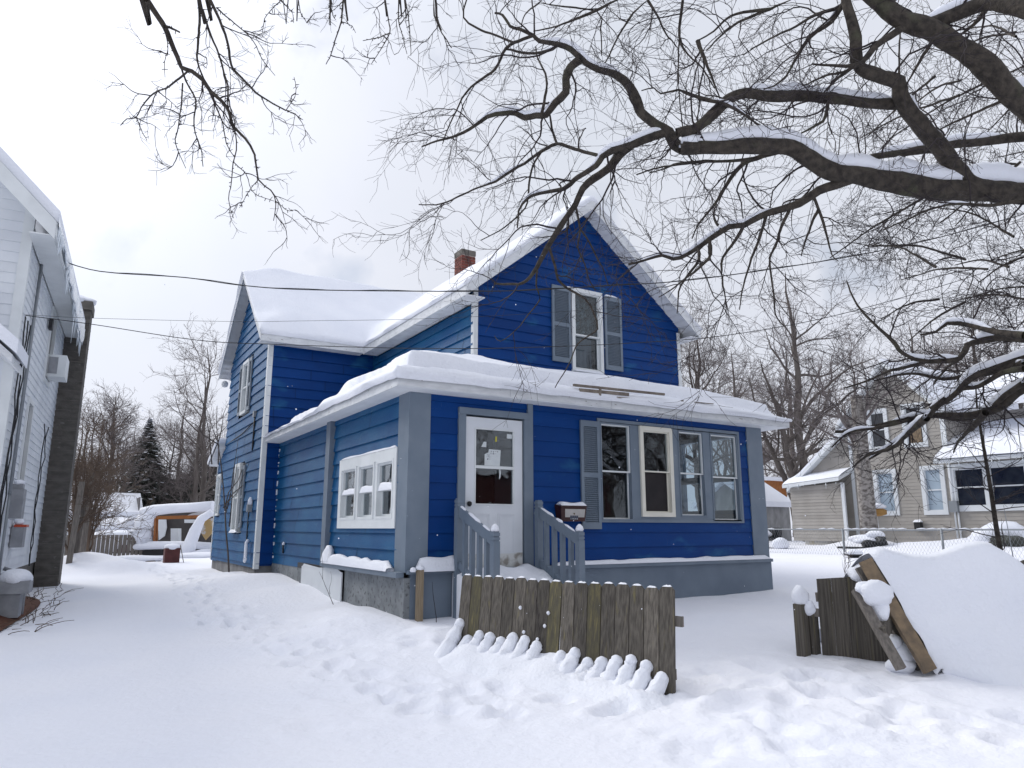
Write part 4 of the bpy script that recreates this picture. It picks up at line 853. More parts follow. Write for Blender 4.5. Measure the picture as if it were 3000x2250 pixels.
# leaning panel under a thick blanket of snow
LB = empty('leaning_fence_panel', (7.6, 4.2, .3), 'fallen fence panel tilted against the upright planks under a deep snow blanket', 'fence panel')
BA = np.array(onground(2706, 1944, .36)); BT = np.array(P(2525, 1640, 7.12))
dirR = np.array([.80, -.60, 0.0])       # panel runs away to the right
b = MB(); fo = -FWD*.10-dirR*.015; b.beam(BA+(BA-BT)*.03+fo, BT+fo+np.array([0, 0, .02]), .05, .125, up=RGT); b.build('edge_beam', 'beam', LB)
b = MB(); off = dirR*.05+np.array([.03, .1, -.06]); b.beam(BA+off*1.2, BT+off*1.2, .04, .10, up=RGT); b.build('edge_beam', 'greywood', LB)
BL0 = np.array(onground(2640, 1960, .36)); BL1 = np.array(P(2508, 1728, 6.95)); b = MB(); b.beam(BL0, BL1, .05, .085, up=RGT); b.build('edge_beam', 'greywood', LB)
b = MB(); b.beam(BL1*.45+BL0*.55+np.array([.0,.0,-.02]), BA*.45+BT*.55+np.array([.05,.03,-.1]), .10, .12); b.build('cross_rail', 'picket', LB)
b = MB(); 
for k in range(14):
    o_ = dirR*(.10+k*.15); b.beam(BA+o_, BT+o_+np.array([0, 0, -.02]), .13, .018, up=(.3, .5, 1))
b.build('slats', 'picket', LB)
# snow blanket: surface from the ground up the panel, over its top and down behind
def blanket():
    nu, nv = 70, 44; V = []; top = BT+np.array([0, 0, .0])
    for i in range(nu):
        for j in range(nv):
            u = i/(nu-1); v = j/(nv-1); s_ = .10+2.9*u+(.03*float(vnoise(np.array([v*9.]), np.array([.5]), 1, 3)[0])-.03 if i < 2 else 0)              # 0 front foot .. .62 crest .. 1 back foot
            lo = BA+dirR*s_; hi = BT+dirR*s_
            hill = 1-.10*math.exp(-((s_-.55)/.30)**2)+.03*math.exp(-((s_-1.05)/.3)**2); hill *= 1-.95*sstep(1.15, 2.3, np.array(s_))
            if v < .62:
                t = v/.62; p = lo*(1-t)+hi*t; base = lo[2]; z = base+(p[2]-base)*hill*1.0; th_ = .17*math.sin(math.pi*min(t*.5+.12, 1))*(1 if t > .05 else t/.05); x, y = p[0]-.5*th_, p[1]-.35*th_*1.0; z += th_*.9
                if t < .35: x -= .0; y -= .10*(1-t/.35)
            else:
                t = (v-.62)/.38; b0 = hi+np.array([.15, .45, 0])*t*2.2; z = hi[2]*1.0; z = lo[2]+(hi[2]-lo[2])*hill+.155; z = z*(1-t**1.6)+(gz(b0[0], b0[1])-.05)*t**1.6; x, y = b0[0], b0[1]
            gg = gz(x, y); ed = sstep(0, .10, s_) if True else 1
            z += .075*fbm(np.array([x]), np.array([y]), 1.5, 4, 11)[0]+.03*fbm(np.array([x]), np.array([y]), 5, 3, 17)[0]
            if v < .04: z = gg-.06
            z = max(z, gg-.06) if v > .1 else min(z, gg+.2)
            z = gg+(z-gg)*float(sstep(0, .16, v))-.05*(v < .02); out_ = .32*(1-min(v/.25, 1))**2*float(sstep(0, .5, s_)); x -= FWD[0]*out_; y -= FWD[1]*out_
            if i == 0: z -= .09*(1 if .06 < v < .95 else 0); x += .0
            elif i == 1: z -= .05*(1 if .06 < v < .95 else 0)
            V.append((x, y, z))
    F = [(i*nv+j, (i+1)*nv+j, (i+1)*nv+j+1, i*nv+j+1) for i in range(nu-1) for j in range(nv-1)]
    b = MB(); b.add(V, F, 1, True); return b.build('snow_blanket', 'snow', LB)
blanket()
b = MB()
pieces('snow_lump', 'snow', LB, [lambda b: (blob(b, P(2566, 1738, 6.85), .16, .10, .125, -.5, 3), blob(b, P(2582, 1790, 6.83), .085, .07, .11, -.5, 5), blob(b, P(2542, 1722, 6.88), .12, .08, .06, -.5, 6)),
    lambda b: (blob(b, P(2650, 1915, 6.85), .13, .10, .12, -.5, 8), blob(b, P(2618, 1880, 6.85), .08, .07, .07, -.5, 9), blob(b, P(2640, 1950, 6.8), .13, .10, .07, -.5, 11))])
# far picket fence at the right edge
RF = empty('picket_fence', (11.5, 4.6, .3), 'mossy grey picket fence half hidden behind the snow mound at the right edge', 'fence')
fa, fb = np.array([9.25, 4.05]), np.array([13.2, 3.0]); fd = (fb-fa)/np.linalg.norm(fb-fa); rr = random.Random(3)
for k in range(26):
    s_ = k*.15; q = fa+fd*s_; q2 = fa+fd*(s_+.14); zt = 1.27+rr.uniform(-.015, .015); c = .025; e_ = np.array([fd[1], -fd[0]])*.01
    u = lambda t, z, sg: (q[0]+(q2[0]-q[0])*t+e_[0]*sg, q[1]+(q2[1]-q[1])*t+e_[1]*sg, z)
    pr = [(0, .1), (1, .1), (1, zt-c), (1-.18, zt), (.18, zt), (0, zt-c)]
    b = MB(); b.add([u(t, z, 1) for t, z in pr]+[u(t, z, -1) for t, z in pr], [tuple(range(6)), tuple(range(11, 5, -1))]+[((i+1) % 6, i, 6+i, 6+(i+1) % 6) for i in range(6)], rr.uniform(.8, 1.5)); b.build('picket', 'picket', RF)
b = MB(); b.beam((fa[0], fa[1]+.04, .95), (fb[0], fb[1]+.04, .95), .04, .08); b.build('rail', 'greywood', RF)

# ------------------------------------------------------------------ white neighbour house on the left
WR = -R(4); Wc, Ws = math.cos(R(4)), math.sin(R(4))
def wf(V): V = np.asarray(V, float); return np.stack([V[:,0]*Wc+V[:,1]*Ws, -V[:,0]*Ws+V[:,1]*Wc, V[:,2]], 1)
worg = wf(np.array([[-4.2, 15.5, .3]]))[0]
WH = empty('white_house', tuple(worg), 'white clapboard neighbour house at the left edge with icicles along its eave', 'house', rot=WR)
def wpart(mb, name, m, parent=None, label=None):
    o = mb.build(name, m, parent or WH, xf=wf)
    if label: o['label'] = label
    return o
class RawFrame(Frame): pass
ws = Frame((-1.75, 0, 0), (0, 1, 0), (1, 0, 0)); wfr = Frame((0, 12.25, 0), (1, 0, 0), (0, -1, 0))
WE = 6.0; wz = lambda u: WE+.95*(-1.42-u) if u > -4.4 else WE+.95*(3.15)-.95*(-4.4-u)
b = MB(); siding(b, ws, [(12.25, .92), (19.6, .92), (19.6, 6.1), (12.25, 6.1)], [(14.05, 14.75, 2.05, 3.75), (15.6, 16.5, 4.3, 5.75)], h=.125, seed=41, lip=.012, tonevar=.04); wpart(b, 'wall', 'siding_w')
b = MB(); siding(b, wfr, [(-7.4, .92), (-1.75, .92), (-1.75, 6.3), (-4.4, 8.9), (-7.05, 6.3), (-7.4, 6.0)], h=.16, seed=42, lip=.012, tonevar=.04); wpart(b, 'wall', 'siding_w')
b = MB(); b.box(-1.84, -1.72, 12.22, 12.36, .9, 6.3); b.box(-1.85, -1.745, 12.215, 12.30, .9, 6.3); b = MB(); b.box(-1.86, -1.725, 12.215, 12.33, .9, 6.3); wpart(b, 'corner_board', 'white')
b = MB(); b.box(-7.3, -1.78, 12.28, 19.6, -.3, .92); wpart(b, 'foundation', 'cement')
b = MB()
def wslab(b, u0, z0, u1, z1, v0, v1, t): b.add([(u0,v0,z0),(u1,v0,z1),(u1,v1,z1),(u0,v1,z0),(u0,v0,z0-t),(u1,v0,z1-t),(u1,v1,z1-t),(u0,v1,z0-t)], [(3,2,1,0),(4,5,6,7),(0,1,5,4),(1,2,6,5),(2,3,7,6),(3,0,4,7)])
wslab(b, -1.42, WE, -4.4, WE+.95*3.15, 11.8, 19.9, .10); wslab(b, -4.4, WE+.95*3.15, -7.55, WE, 11.8, 19.9, .10); wr_ = wpart(b, 'roof', 'soffit')
b = MB(); wslab(b, -1.40, WE+.0, -4.4, WE+.95*3.15+.02, 11.77, 11.797, .27); b.box(-1.42, -1.39, 11.8, 19.9, WE-.2, WE-.005); b.box(-1.72, -1.42, 11.8, 19.8, WE-.22, WE-.2); wpart(b, 'fascia', 'white', wr_)
b = MB(); wslab(b, -1.38, WE+.20, -4.4, WE+.95*3.15+.22, 11.85, 19.9, .19); wpart(b, 'roof_snow', 'snow', wr_)
# ice curtain and icicles
b = MB(); rr = random.Random(8); v = 11.95
while v < 18.6:
    L_ = .08+.5*abs(math.sin(v*1.7))**2*rr.random()+(.45 if v > 15.5 else .0)*rr.random(); n_ = 5; wd_ = rr.uniform(.02, .05)
    b.lathe((-1.39+rr.uniform(-.015, .02), v, WE-.02-L_), [(.003,0),(wd_*.35,L_*.35),(wd_*.7,L_*.7),(wd_,L_)], 6); v += rr.uniform(.05, .13)
b.add([(-1.385,11.82,WE+.15),(-1.385,18.2,WE+.15),(-1.37,18.2,WE-.28),(-1.37,17,WE-.5),(-1.37,16,WE-.42),(-1.37,14.5,WE-.20),(-1.37,13.0,WE-.16),(-1.37,11.82,WE-.05)], [tuple(range(8)), tuple(range(7,-1,-1))])
for i in range(6): blob(b, (-1.36, 13.2+.85*i, WE-.05-.035*i), .035, .5, .10+.03*i, 0, i, rough=.15)
wpart(b, 'icicles', 'ice', wr_)
b = MB()
for (a, c, z0, z1) in ((14.05, 14.75, 2.05, 3.75), (15.6, 16.5, 4.3, 5.75)):
    wn2 = MB(); ringframe(wn2, ws, a, c, z0, z1, .09, -.05, .035); wn3 = wpart(wn2, 'window', 'white')
    g_ = MB(); g_.fbox(ws, a+.08, c-.08, -.03, -.02, z0+.08, z1-.08); wpart(g_, 'pane', 'farglass', wn3)
b = MB(); b.box(-1.72, -1.42, 15.75, 16.35, 4.42, 4.84); ac = wpart(b, 'air_conditioner', 'white', label='white window air conditioner in the upstairs side window')
b = MB(); b.box(-1.70, -1.55, 15.742, 15.749, 4.47, 4.79); wpart(b, 'grille', 'meter', ac)
b = MB(); b.box(-1.75, -1.30, 18.3, 18.95, -.2, 6.62); chm = wpart(b, 'chimney', 'chimblock', label='grimy block chimney on the outside of the white house'); b = MB(); z = .4
while z < 6.5: b.box(-1.755, -1.296, 18.296, 18.955, z, z+.012); z += .22
wpart(b, 'mortar_joints', 'cement', chm)
b = MB(); b.box(-1.80, -1.27, 18.25, 19.0, 6.46, 6.66); wpart(b, 'chimney_cap', 'cement', chm)
b = MB(); blob(b, (-1.53, 18.6, 6.70), .27, .38, .14, 0, 4); wpart(b, 'chimney_snow', 'snow', chm)
b = MB(); b.box(-2.9, -2.0, 11.9, 12.2, 4.1, 4.14); wslab(b, -1.62, 3.85, -3.2, 5.25, 11.2, 12.2, .1); pr_ = wpart(b, 'porch_gable', 'fascia'); b = MB(); wslab(b, -1.57, 4.05, -3.2, 5.45, 11.15, 12.2, .19); wpart(b, 'roof_snow', 'snow', pr_)
b = MB(); b.tube([(-1.70, 13.25, 5.95), (-1.70, 13.2, 2.1)], .025); b.tube([(-1.70, 13.2, 2.1), (-1.70, 13.2, .9)], .02); wpart(b, 'service_conduit', 'steel')
b = MB(); b.lathe((-1.66, 13.25, 5.88), [(.05,0),(.06,.06),(.03,.14)], 8); b.box(-1.72, -1.66, 15.2, 15.35, 5.2, 5.4); b.beam((-1.74, 13.1, 5.98), (-1.40, 13.4, 5.95), .04, .05)
for k in range(5):
    rg_ = np.random.RandomState(60+k); n = 14; t = np.linspace(0, 1, n); v0 = 12.5+.25*k if k < 3 else 15.0+.5*k; zt = 4.7 if k < 3 else 3.6
    pts = np.stack([-1.70+.01*rg_.randn(n), v0+.10*np.cumsum(rg_.randn(n))*.4, zt+(.9-zt)*t], 1); b2 = MB(); b2.tube(pts, .010, 5); wpart(b2, 'cable', 'wire')
wpart(b, 'cable_bracket', 'wire')
b = MB(); b.box(-1.73, -1.55, 13.45, 13.75, 1.75, 2.2); b.box(-1.73, -1.58, 13.5, 13.7, 2.2, 2.28); eb = wpart(b, 'electric_box', 'meter'); b = MB(); b.box(-1.73, -1.56, 14.1, 14.4, 1.30, 1.62); wpart(b, 'meter_box', 'meter', label='small grey box with a red tag on the side wall'); b = MB(); b.box(-1.70, -1.53, 14.09, 14.41, 1.621, 1.66); wpart(b, 'red_strip', 'red')
pieces('box_snow', 'snow', WH, [lambda b: blob(b, (-1.65, 14.25, 1.70), .07, .13, .07, 0, 2), lambda b: blob(b, (-1.64, 13.6, 2.30), .07, .12, .05, 0, 3)], wf)
GM = empty('gas_meter', tuple(wf(np.array([[-1.35, 13.2, .3]]))[0]), 'boxy grey gas meter under a rounded snow cap at the foot of the white house', 'meter', rot=WR)
b = MB(); b.box(-1.68, -1.28, 13.0, 13.45, .66, .84); b.box(-1.64, -1.38, 13.05, 13.4, .32, .655); b.tube([(-1.4, 13.6, .2), (-1.4, 13.6, .9), (-1.7, 13.6, 1.0)], .03); b.build('meter_body', 'meter', GM, xf=wf)
b = MB(); blob(b, (-1.48, 13.22, .87), .22, .25, .14, 0, 6, 20, 12, .04); b.build('snow_cap', 'snow', GM, xf=wf)
b = MB(); rr = random.Random(77)
for k in range(60):
    u, v = rr.uniform(-1.7, -1.0), rr.uniform(11.8, 17.5); p0 = wf(np.array([[u, v, 0]]))[0]; z0 = gz(p0[0], p0[1]); n = 6; l = rr.uniform(.15, .5); d = np.array([rr.uniform(-.2, .9), rr.uniform(-.7, .5), rr.uniform(.1, .8)]); d /= np.linalg.norm(d)
    pts = [np.array([p0[0], p0[1], z0])+d*l*i/5+np.array([rr.uniform(-.03, .03), rr.uniform(-.03, .03), -.25*l*(i/5)**2]) for i in range(6)]; b.tube(pts, np.linspace(.006, .003, 6), 4, cap=False)
tag(b.build('dead_vines', 'shrub', None), 'dry vine stems straggling out of the snow at the foot of the white house', 'dead vines', kind='stuff')
b = MB(); p0 = wf(np.array([[-1.52, 13.2, .34]]))[0]; V = []
for i in range(26):
    a = 2*math.pi*i/26; q = wf(np.array([[-1.72+.42*math.cos(a)*(1+.15*math.sin(3*a)), 14.0+2.5*math.sin(a), 0]]))[0]; V.append((q[0], q[1], gz(q[0], q[1])+.02))
V.append((wf(np.array([[-1.75, 14, 0]]))[0][0], wf(np.array([[-1.75, 14, 0]]))[0][1], .5)); b.add(V, [(i, (i+1) % 26, 26) for i in range(26)], 1, True)
tag(b.build('bare_soil', 'leafred', None), kind='structure')

# ------------------------------------------------------------------ brown neighbour house on the right (faces -X)
BH = empty('tan_house', (27.0, 14.0, 1.0), 'tan clapboard house behind the chain-link fence, white window trim and snow on its lower roofs', 'house')
BXX = 24.0; bw = Frame((BXX, 0, 0), (0, -1, 0), (-1, 0, 0))     # u = -y
def bpart(mb, name, m, parent=None, label=None):
    o = mb.build(name, m, parent or BH)
    if label: o['label'] = label
    return o
lwin = [(-14.98, -14.15, 2.03, 3.60), (-13.33, -12.55, 2.03, 3.62)]; uwin = [(-15.02, -14.25, 4.25, 5.72), (-13.75, -12.95, 4.25, 5.75)]; rwin = (-12.30, -9.0, 2.2, 3.42)
b = MB(); siding(b, bw, [(-15.75, 1.15), (-12.45, 1.15), (-12.45, 5.55), (-14.1, 7.25), (-15.75, 5.55)], lwin+uwin, h=.115, seed=51, lip=.012, tonevar=.05)
siding(b, bw, [(-18.0, 1.15), (-15.75, 1.15), (-15.75, 5.0), (-18.0, 3.35)], h=.115, seed=52, lip=.012, tonevar=.05)
siding(b, bw, [(-12.45, 1.15), (-7.5, 1.15), (-7.5, 3.7), (-12.45, 3.7)], [rwin], h=.115, seed=53, lip=.012, tonevar=.05); bpart(b, 'wall', 'tan')
b = MB(); siding(b, Frame((26, 0, 0), (0, -1, 0), (-1, 0, 0)), [(-12.4, 4.2), (-6.0, 4.2), (-6.0, 5.4), (-12.4, 5.4)], h=.115, seed=54, lip=.012); b.box(BXX+.05, 29, 15.72, 15.75, 1, 5.4); b.box(BXX+.05, 29, 12.45, 12.48, 1, 5.4); bpart(b, 'wall', 'tan')
b = MB(); b.box(BXX+.04, 28, 7.5, 18.0, .5, 1.15); bpart(b, 'foundation', 'farfound', label='whitewashed foundation with a yellow stain')
b = MB()
def bslab(b, y0, z0, y1, z1, x0, x1, t): b.add([(x0,y0,z0),(x0,y1,z1),(x1,y1,z1),(x1,y0,z0),(x0,y0,z0-t),(x0,y1,z1-t),(x1,y1,z1-t),(x1,y0,z0-t)], [(0,1,2,3),(7,6,5,4),(1,0,4,5),(2,1,5,6),(3,2,6,7),(0,3,7,4)])
bslab(b, 16.05, 5.28, 14.1, 7.35, 23.65, 29, .14); bslab(b, 14.1, 7.35, 12.15, 5.28, 23.65, 29, .14); r1 = bpart(b, 'roof', 'farwhite')
b = MB(); bslab(b, 16.0, 5.42, 14.1, 7.44, 23.72, 29, .12); bslab(b, 14.1, 7.44, 12.2, 5.42, 23.72, 29, .12); b.build('roof_snow', 'snow', r1)
b = MB(); bslab(b, 18.4, 3.1, 15.8, 5.15, 23.7, 29, .14); r2 = bpart(b, 'roof', 'farwhite'); b = MB(); bslab(b, 18.4, 3.22, 15.8, 5.27, 23.74, 29, .11); b.build('roof_snow', 'snow', r2)
b = MB(); b.add([(23.2,15.8,3.38),(23.2,18.2,3.22),(24.6,18.2,3.9),(24.6,15.8,4.0),(23.2,15.8,3.26),(23.2,18.2,3.10),(24.6,18.2,3.7),(24.6,15.8,3.8)], [(3,2,1,0),(4,5,6,7),(0,1,5,4),(1,2,6,5),(2,3,7,6),(3,0,4,7)]); r3 = bpart(b, 'roof', 'farwhite')
V = []; F = []
for i in range(16):
    for j in range(8):
        y = 15.8+2.4*i/15; x = 23.2+1.3*j/7; V.append((x, y, 3.36-.16*i/15+.5*j/7+.10*math.sqrt(min(1, j/2+.15))*(.9+.3*vnoise(np.array([x]), np.array([y]), 2)[0])))
b = MB(); b.add(V, [(i*8+j, (i+1)*8+j, (i+1)*8+j+1, i*8+j+1) for i in range(15) for j in range(7)], 1, True); b.build('roof_snow', 'snow', r3)
b = MB(); siding(b, Frame((23.4, 0, 0), (0, -1, 0), (-1, 0, 0)), [(-18.0, 1.15), (-15.8, 1.15), (-15.8, 3.2), (-18.0, 3.1)], h=.115, seed=57, lip=.012); bpart(b, 'wall', 'tan')
b = MB(); b.add([(23.3,12.5,3.72),(23.3,6,3.72),(26.2,6,4.95),(26.2,12.5,4.95),(23.3,12.5,3.6),(23.3,6,3.6),(26.2,6,4.8),(26.2,12.5,4.8)], [(0,1,2,3),(7,6,5,4),(1,0,4,5),(2,1,5,6),(3,2,6,7),(0,3,7,4)]); r4 = bpart(b, 'roof', 'farwhite')
V = []; F = []; na, nb = 34, 14
for i in range(na):
    for j in range(nb):
        y = 12.45-6.4*i/(na-1); x = 23.22+2.8*j/(nb-1); V.append((x, y, 3.70+1.2*j/(nb-1)+.20*math.sqrt(min(1, j/3+.05))*(.8+.5*vnoise(np.array([x]), np.array([y]), 1.3)[0])))
b = MB(); b.add(V, [(i*nb+j, i*nb+j+1, (i+1)*nb+j+1, (i+1)*nb+j) for i in range(na-1) for j in range(nb-1)], 1, True); b.build('roof_snow', 'snow', r4)
b = MB(); b.add([(24.8,12.3,6.0),(24.8,4,6.0),(29,4,7.4),(29,12.3,7.4),(24.8,12.3,5.4),(24.8,4,5.4),(29,4,5.4),(29,12.3,5.4)], [(0,1,2,3),(1,0,4,5),(2,1,5,6),(0,3,7,4)]); bpart(b, 'roof', 'snow')
b = MB(); rr = random.Random(5)
for (x, y0, y1, z) in ((23.27, 6.2, 12.4, 3.62), (24.78, 6, 12.2, 5.42), (23.18, 15.9, 18.1, 3.2)):
    y = y0
    while y < y1: L_ = rr.uniform(.06, .26); b.lathe((x, y, z-L_), [(.002,0),(.008,L_*.5),(.014,L_)], 5); y += rr.uniform(.12, .5)
bpart(b, 'icicles', 'ice')
for k, (u0, u1, z0, z1) in enumerate(lwin+uwin):
    b = MB(); ringframe(b, bw, u0, u1, z0, z1, .13, -.06, .05); wn2 = bpart(b, 'window', 'farwhite'); b = MB(); b.fbox(bw, u0+.13, u1-.13, -.03, -.02, z0+.13, z1-.13); b.build('pane', 'farblue' if k < 2 else 'farglass', wn2)
    b = MB(); zm = (z0+z1)/2; ringframe(b, bw, u0+.13, u1-.13, z0+.13, z1-.13, .03, -.02, .01); b.fbox(bw, u0+.16, u1-.16, -.02, .012, zm-.02, zm+.02); b.build('sash', 'farwhite', wn2)
b = MB(); b.fbox(bw, -13.55, -13.15, -.019, -.012, 4.4, 5.0); bpart(b, 'boarded_pane', 'beam')
b = MB(); ringframe(b, bw, -12.42, -8.0, 2.12, 3.6, .16, -.02, .06)
for u in (-11.30, -10.15, -9.0): b.fbox(bw, u-.09, u+.09, -.02, .055, 2.28, 3.44)
sr = bpart(b, 'window_surround', 'farwhite')
for u0, u1 in ((-12.26, -11.39), (-11.21, -10.24), (-10.06, -9.09), (-8.91, -8.16)):
    b = MB(); b.fbox(bw, u0, u1, -.03, -.02, 2.28, 3.44); pn2 = b.build('pane', 'farglass', sr); b = MB(); ringframe(b, bw, u0, u1, 2.28, 3.44, .03, -.02, .02); b.fbox(bw, u0+.03, u1-.03, -.02, .022, 2.84, 2.88); b.build('sash', 'farwhite', sr)
pieces('corner_board', 'farwhite', BH, [lambda b: b.fbox(bw, -15.81, -15.69, .0, .03, 1.15, 5.2), lambda b: b.fbox(bw, -18.06, -17.94, .0, .03, 1.15, 3.2), lambda b: b.fbox(bw, -12.51, -12.39, .0, .03, 3.9, 5.2), lambda b: b.box(23.37, 23.45, 15.75, 15.86, 1.15, 3.2)])
b = MB(); b.tube([bw.p(-12.35, .06, 5.2), bw.p(-12.35, .06, 1.3)], .03); b.tube([bw.p(-12.25, .06, 2.3), bw.p(-12.25, .06, 1.3)], .03); bpart(b, 'conduit', 'farwhite')
b = MB(); b.fbox(bw, -12.45, -12.2, .05, .18, 2.1, 2.45); bpart(b, 'meter_box', 'steel'); b = MB(); b.fbox(bw, -13.62, -13.42, .03, .2, 1.55, 1.8); bpart(b, 'dryer_vent', 'black'); b = MB(); snowcap(b, bw, -13.64, -13.40, .03, .22, 1.8, .09, 3, 6); bpart(b, 'vent_snow', 'snow')
# small grey shed
SH = empty('grey_shed', (26, 26.5, 1.0), 'small grey gabled shed with snowy roof left of the tan house', 'shed')
sx = 27.5; c0, c1 = 23.2, 26.6
b = MB(); b.add([(sx,c0,.5),(sx,c1,.5),(sx,c1,2.75),(sx,(c0+c1)/2,3.75),(sx,c0,2.75),(30,c0,.5),(30,c1,.5),(30,c1,2.75),(30,(c0+c1)/2,3.75),(30,c0,2.75)], [(4,3,2,1,0),(0,1,6,5),(1,2,7,6),(0,5,9,4)]); b.build('wall', 'greyshed', SH)
b = MB(); b.box(sx-.03, sx-.005, c0+.4, c1-.5, .6, 2.35); b.build('door', 'sheddoor', SH)
b = MB(); 
for y0, z0, y1, z1 in ((c0-.3, 2.6, (c0+c1)/2, 3.85), (c1+.3, 2.6, (c0+c1)/2, 3.85)): b.add([(sx-.25,y0,z0),(sx-.25,y1,z1),(30,y1,z1),(30,y0,z0),(sx-.25,y0,z0+.25),(sx-.25,y1,z1+.25),(30,y1,z1+.25),(30,y0,z0+.25)], [(0,1,2,3),(7,6,5,4),(0,4,5,1),(1,5,6,2),(2,6,7,3),(3,7,4,0)])
b.build('roof_snow', 'snow', SH)
OB = empty('orange_shed', (38, 38, 1.0), 'patch of an orange-brown shed seen between trees beyond the grey shed', 'shed')
p0 = P(2250, 1430, 52); b = MB(); b.box(p0[0]-1.0, p0[0]+1.4, p0[1]-.5, p0[1]+2, 1.0, p0[2]+.5); b.build('wall', 'orange', OB); b = MB(); b.box(p0[0]-1.2, p0[0]+1.6, p0[1]-.7, p0[1]+2.2, p0[2]+.5, p0[2]+.75); b.build('roof_snow', 'snow', OB)
# chain-link fence
FX = 18.0
CF = empty('chain_link_fence', (FX, 12, .9), 'galvanised chain-link fence running in front of the tan house', 'fence')
b = MB(); b.tube([(FX, y, 1.565+.008*math.sin(y)) for y in np.linspace(19.5, 4, 30)], .021, 6); b.build('top_rail', 'steel', CF)
for y in (18.0, 15.15, 12.27, 9.65, 7.0, 4.6):
    b = MB(); b.tube([(FX, y, .6), (FX, y, 1.60)], .03, 8); b.build('post', 'steel', CF)
Vm = []; pths = []
for s_ in (1, -1):
    for y in np.arange(2.5, 21.0, .085): pths.append([(FX, y, .85), (FX, y+s_*.72*.55, 1.55)])
V_, F_ = tubes(np.array(pths), np.full((len(pths), 2), .0022), 3); fastmesh('mesh', [V_], [F_], 'steel', CF)
b = MB(); rr = random.Random(2)
for y in np.arange(4, 19, .25):
    if rr.random() < .75: b.tube([(FX, y, 1.587), (FX, y+.1, 1.60), (FX, y+.25, 1.588)], [.008, .016, .006], 6)
b.build('rail_snow', 'snow', CF)
# things along the far fence
def birdbath(x, y, z, label, s=1.0, pm='black'):
    o = empty('bird_bath', (x, y, z), label, 'bird bath', 'bird baths near the chain-link fence'); b = MB()
    b.lathe((x, y, z), [(.03*s,-.3),(.03*s,.32*s),(.10*s,.34*s),(.26*s,.42*s),(.28*s,.45*s)], 14); b.build('basin', pm, o)
    b = MB(); b.lathe((x, y, z+.44*s), [(.27*s,0),(.29*s,.05),(.22*s,.13*s),(.08*s,.18*s),(.01,.19*s)], 14, jitter=.03); b.build('snow_cap', 'snow', o)
p = onground(2503, 1640, .92); birdbath(17.1, p[1]*17.1/p[0], .62, 'squat bird bath heaped with snow left of the mound, before the fence', .75)
birdbath(19.6, 9.55, .72, 'blue-legged bird bath under a wide snow cap right of the fence post', .9)
BN = empty('garden_bench', (20.5, 18.0, .9), 'iron garden bench buried in snow behind the far end of the chain-link fence', 'bench')
b = MB(); b.box(20.3, 20.8, 16.5, 18.9, 1.22, 1.27); b.box(20.8, 20.85, 16.5, 18.9, 1.27, 1.62)
for y in (16.7, 17.6, 18.7): b.box(20.35, 20.4, y, y+.05, .6, 1.22); b.box(20.75, 20.8, y, y+.05, .6, 1.6)
b.build('bench_frame', 'black', BN); b = MB(); blob(b, (20.55, 17.3, 1.42), .3, .55, .17, 0, 2); blob(b, (20.55, 18.3, 1.40), .3, .45, .14, 0, 3); blob(b, (20.5, 16.3, 1.1), .25, .3, .2, 0, 4); b.build('bench_snow', 'snow', BN)
BG = empty('covered_grill', (20.5, 13.2, .9), 'dark garden object slumped under snow below the tan house windows', 'garden clutter')
b = MB(); blob(b, (20.5, 13.0, 1.12), .30, .32, .16, .2, 5, rough=.2); blob(b, (20.4, 12.7, 1.25), .15, .18, .12, .2, 7, rough=.2); b.box(20.2, 20.3, 12.9, 14.0, 1.0, 1.06); b.build('cover', 'black', BG); b = MB(); blob(b, (20.5, 13.25, 1.28), .28, .5, .14, .1, 6, rough=.1); blob(b, (20.5, 12.9, 1.42), .22, .25, .12, .1, 9, rough=.1); b.build('snow_cap', 'snow', BG)
CR = empty('shrub_mound', (22.5, 10.6, 1.0), 'snow-smothered evergreen shrub below the row of tan house windows', 'shrub')
b = MB(); blob(b, (22.4, 10.3, 1.35), .7, .8, .45, 0, 4, rough=.12); b.build('snow_cap', 'snow', CR); b = MB(); blob(b, (22.0, 10.0, 1.15), .45, .6, .3, 0, 8, rough=.3); b.build('foliage', 'spruce', CR)
BF = empty('bird_feeder', (22.8, 14.2, 1.0), 'orange wooden bird feeder on a pole beside the plastered tree trunk', 'bird feeder')
p = P(2568, 1498, 1)-CAM; q = CAM+p*(22.6/p[0]); b = MB(); b.tube([(q[0], q[1], .8), (q[0], q[1], q[2]-.15)], .03, 6); b.build('pole', 'fascia', BF)
b = MB(); b.lathe((q[0], q[1], q[2]-.16), [(.1,0),(.30,.06),(.30,.2),(.1,.3)], 6); b.build('feeder_box', 'feeder', BF); b = MB(); blob(b, (q[0], q[1], q[2]+.16), .34, .34, .10, 0, 3); b.build('snow_cap', 'snow', BF)

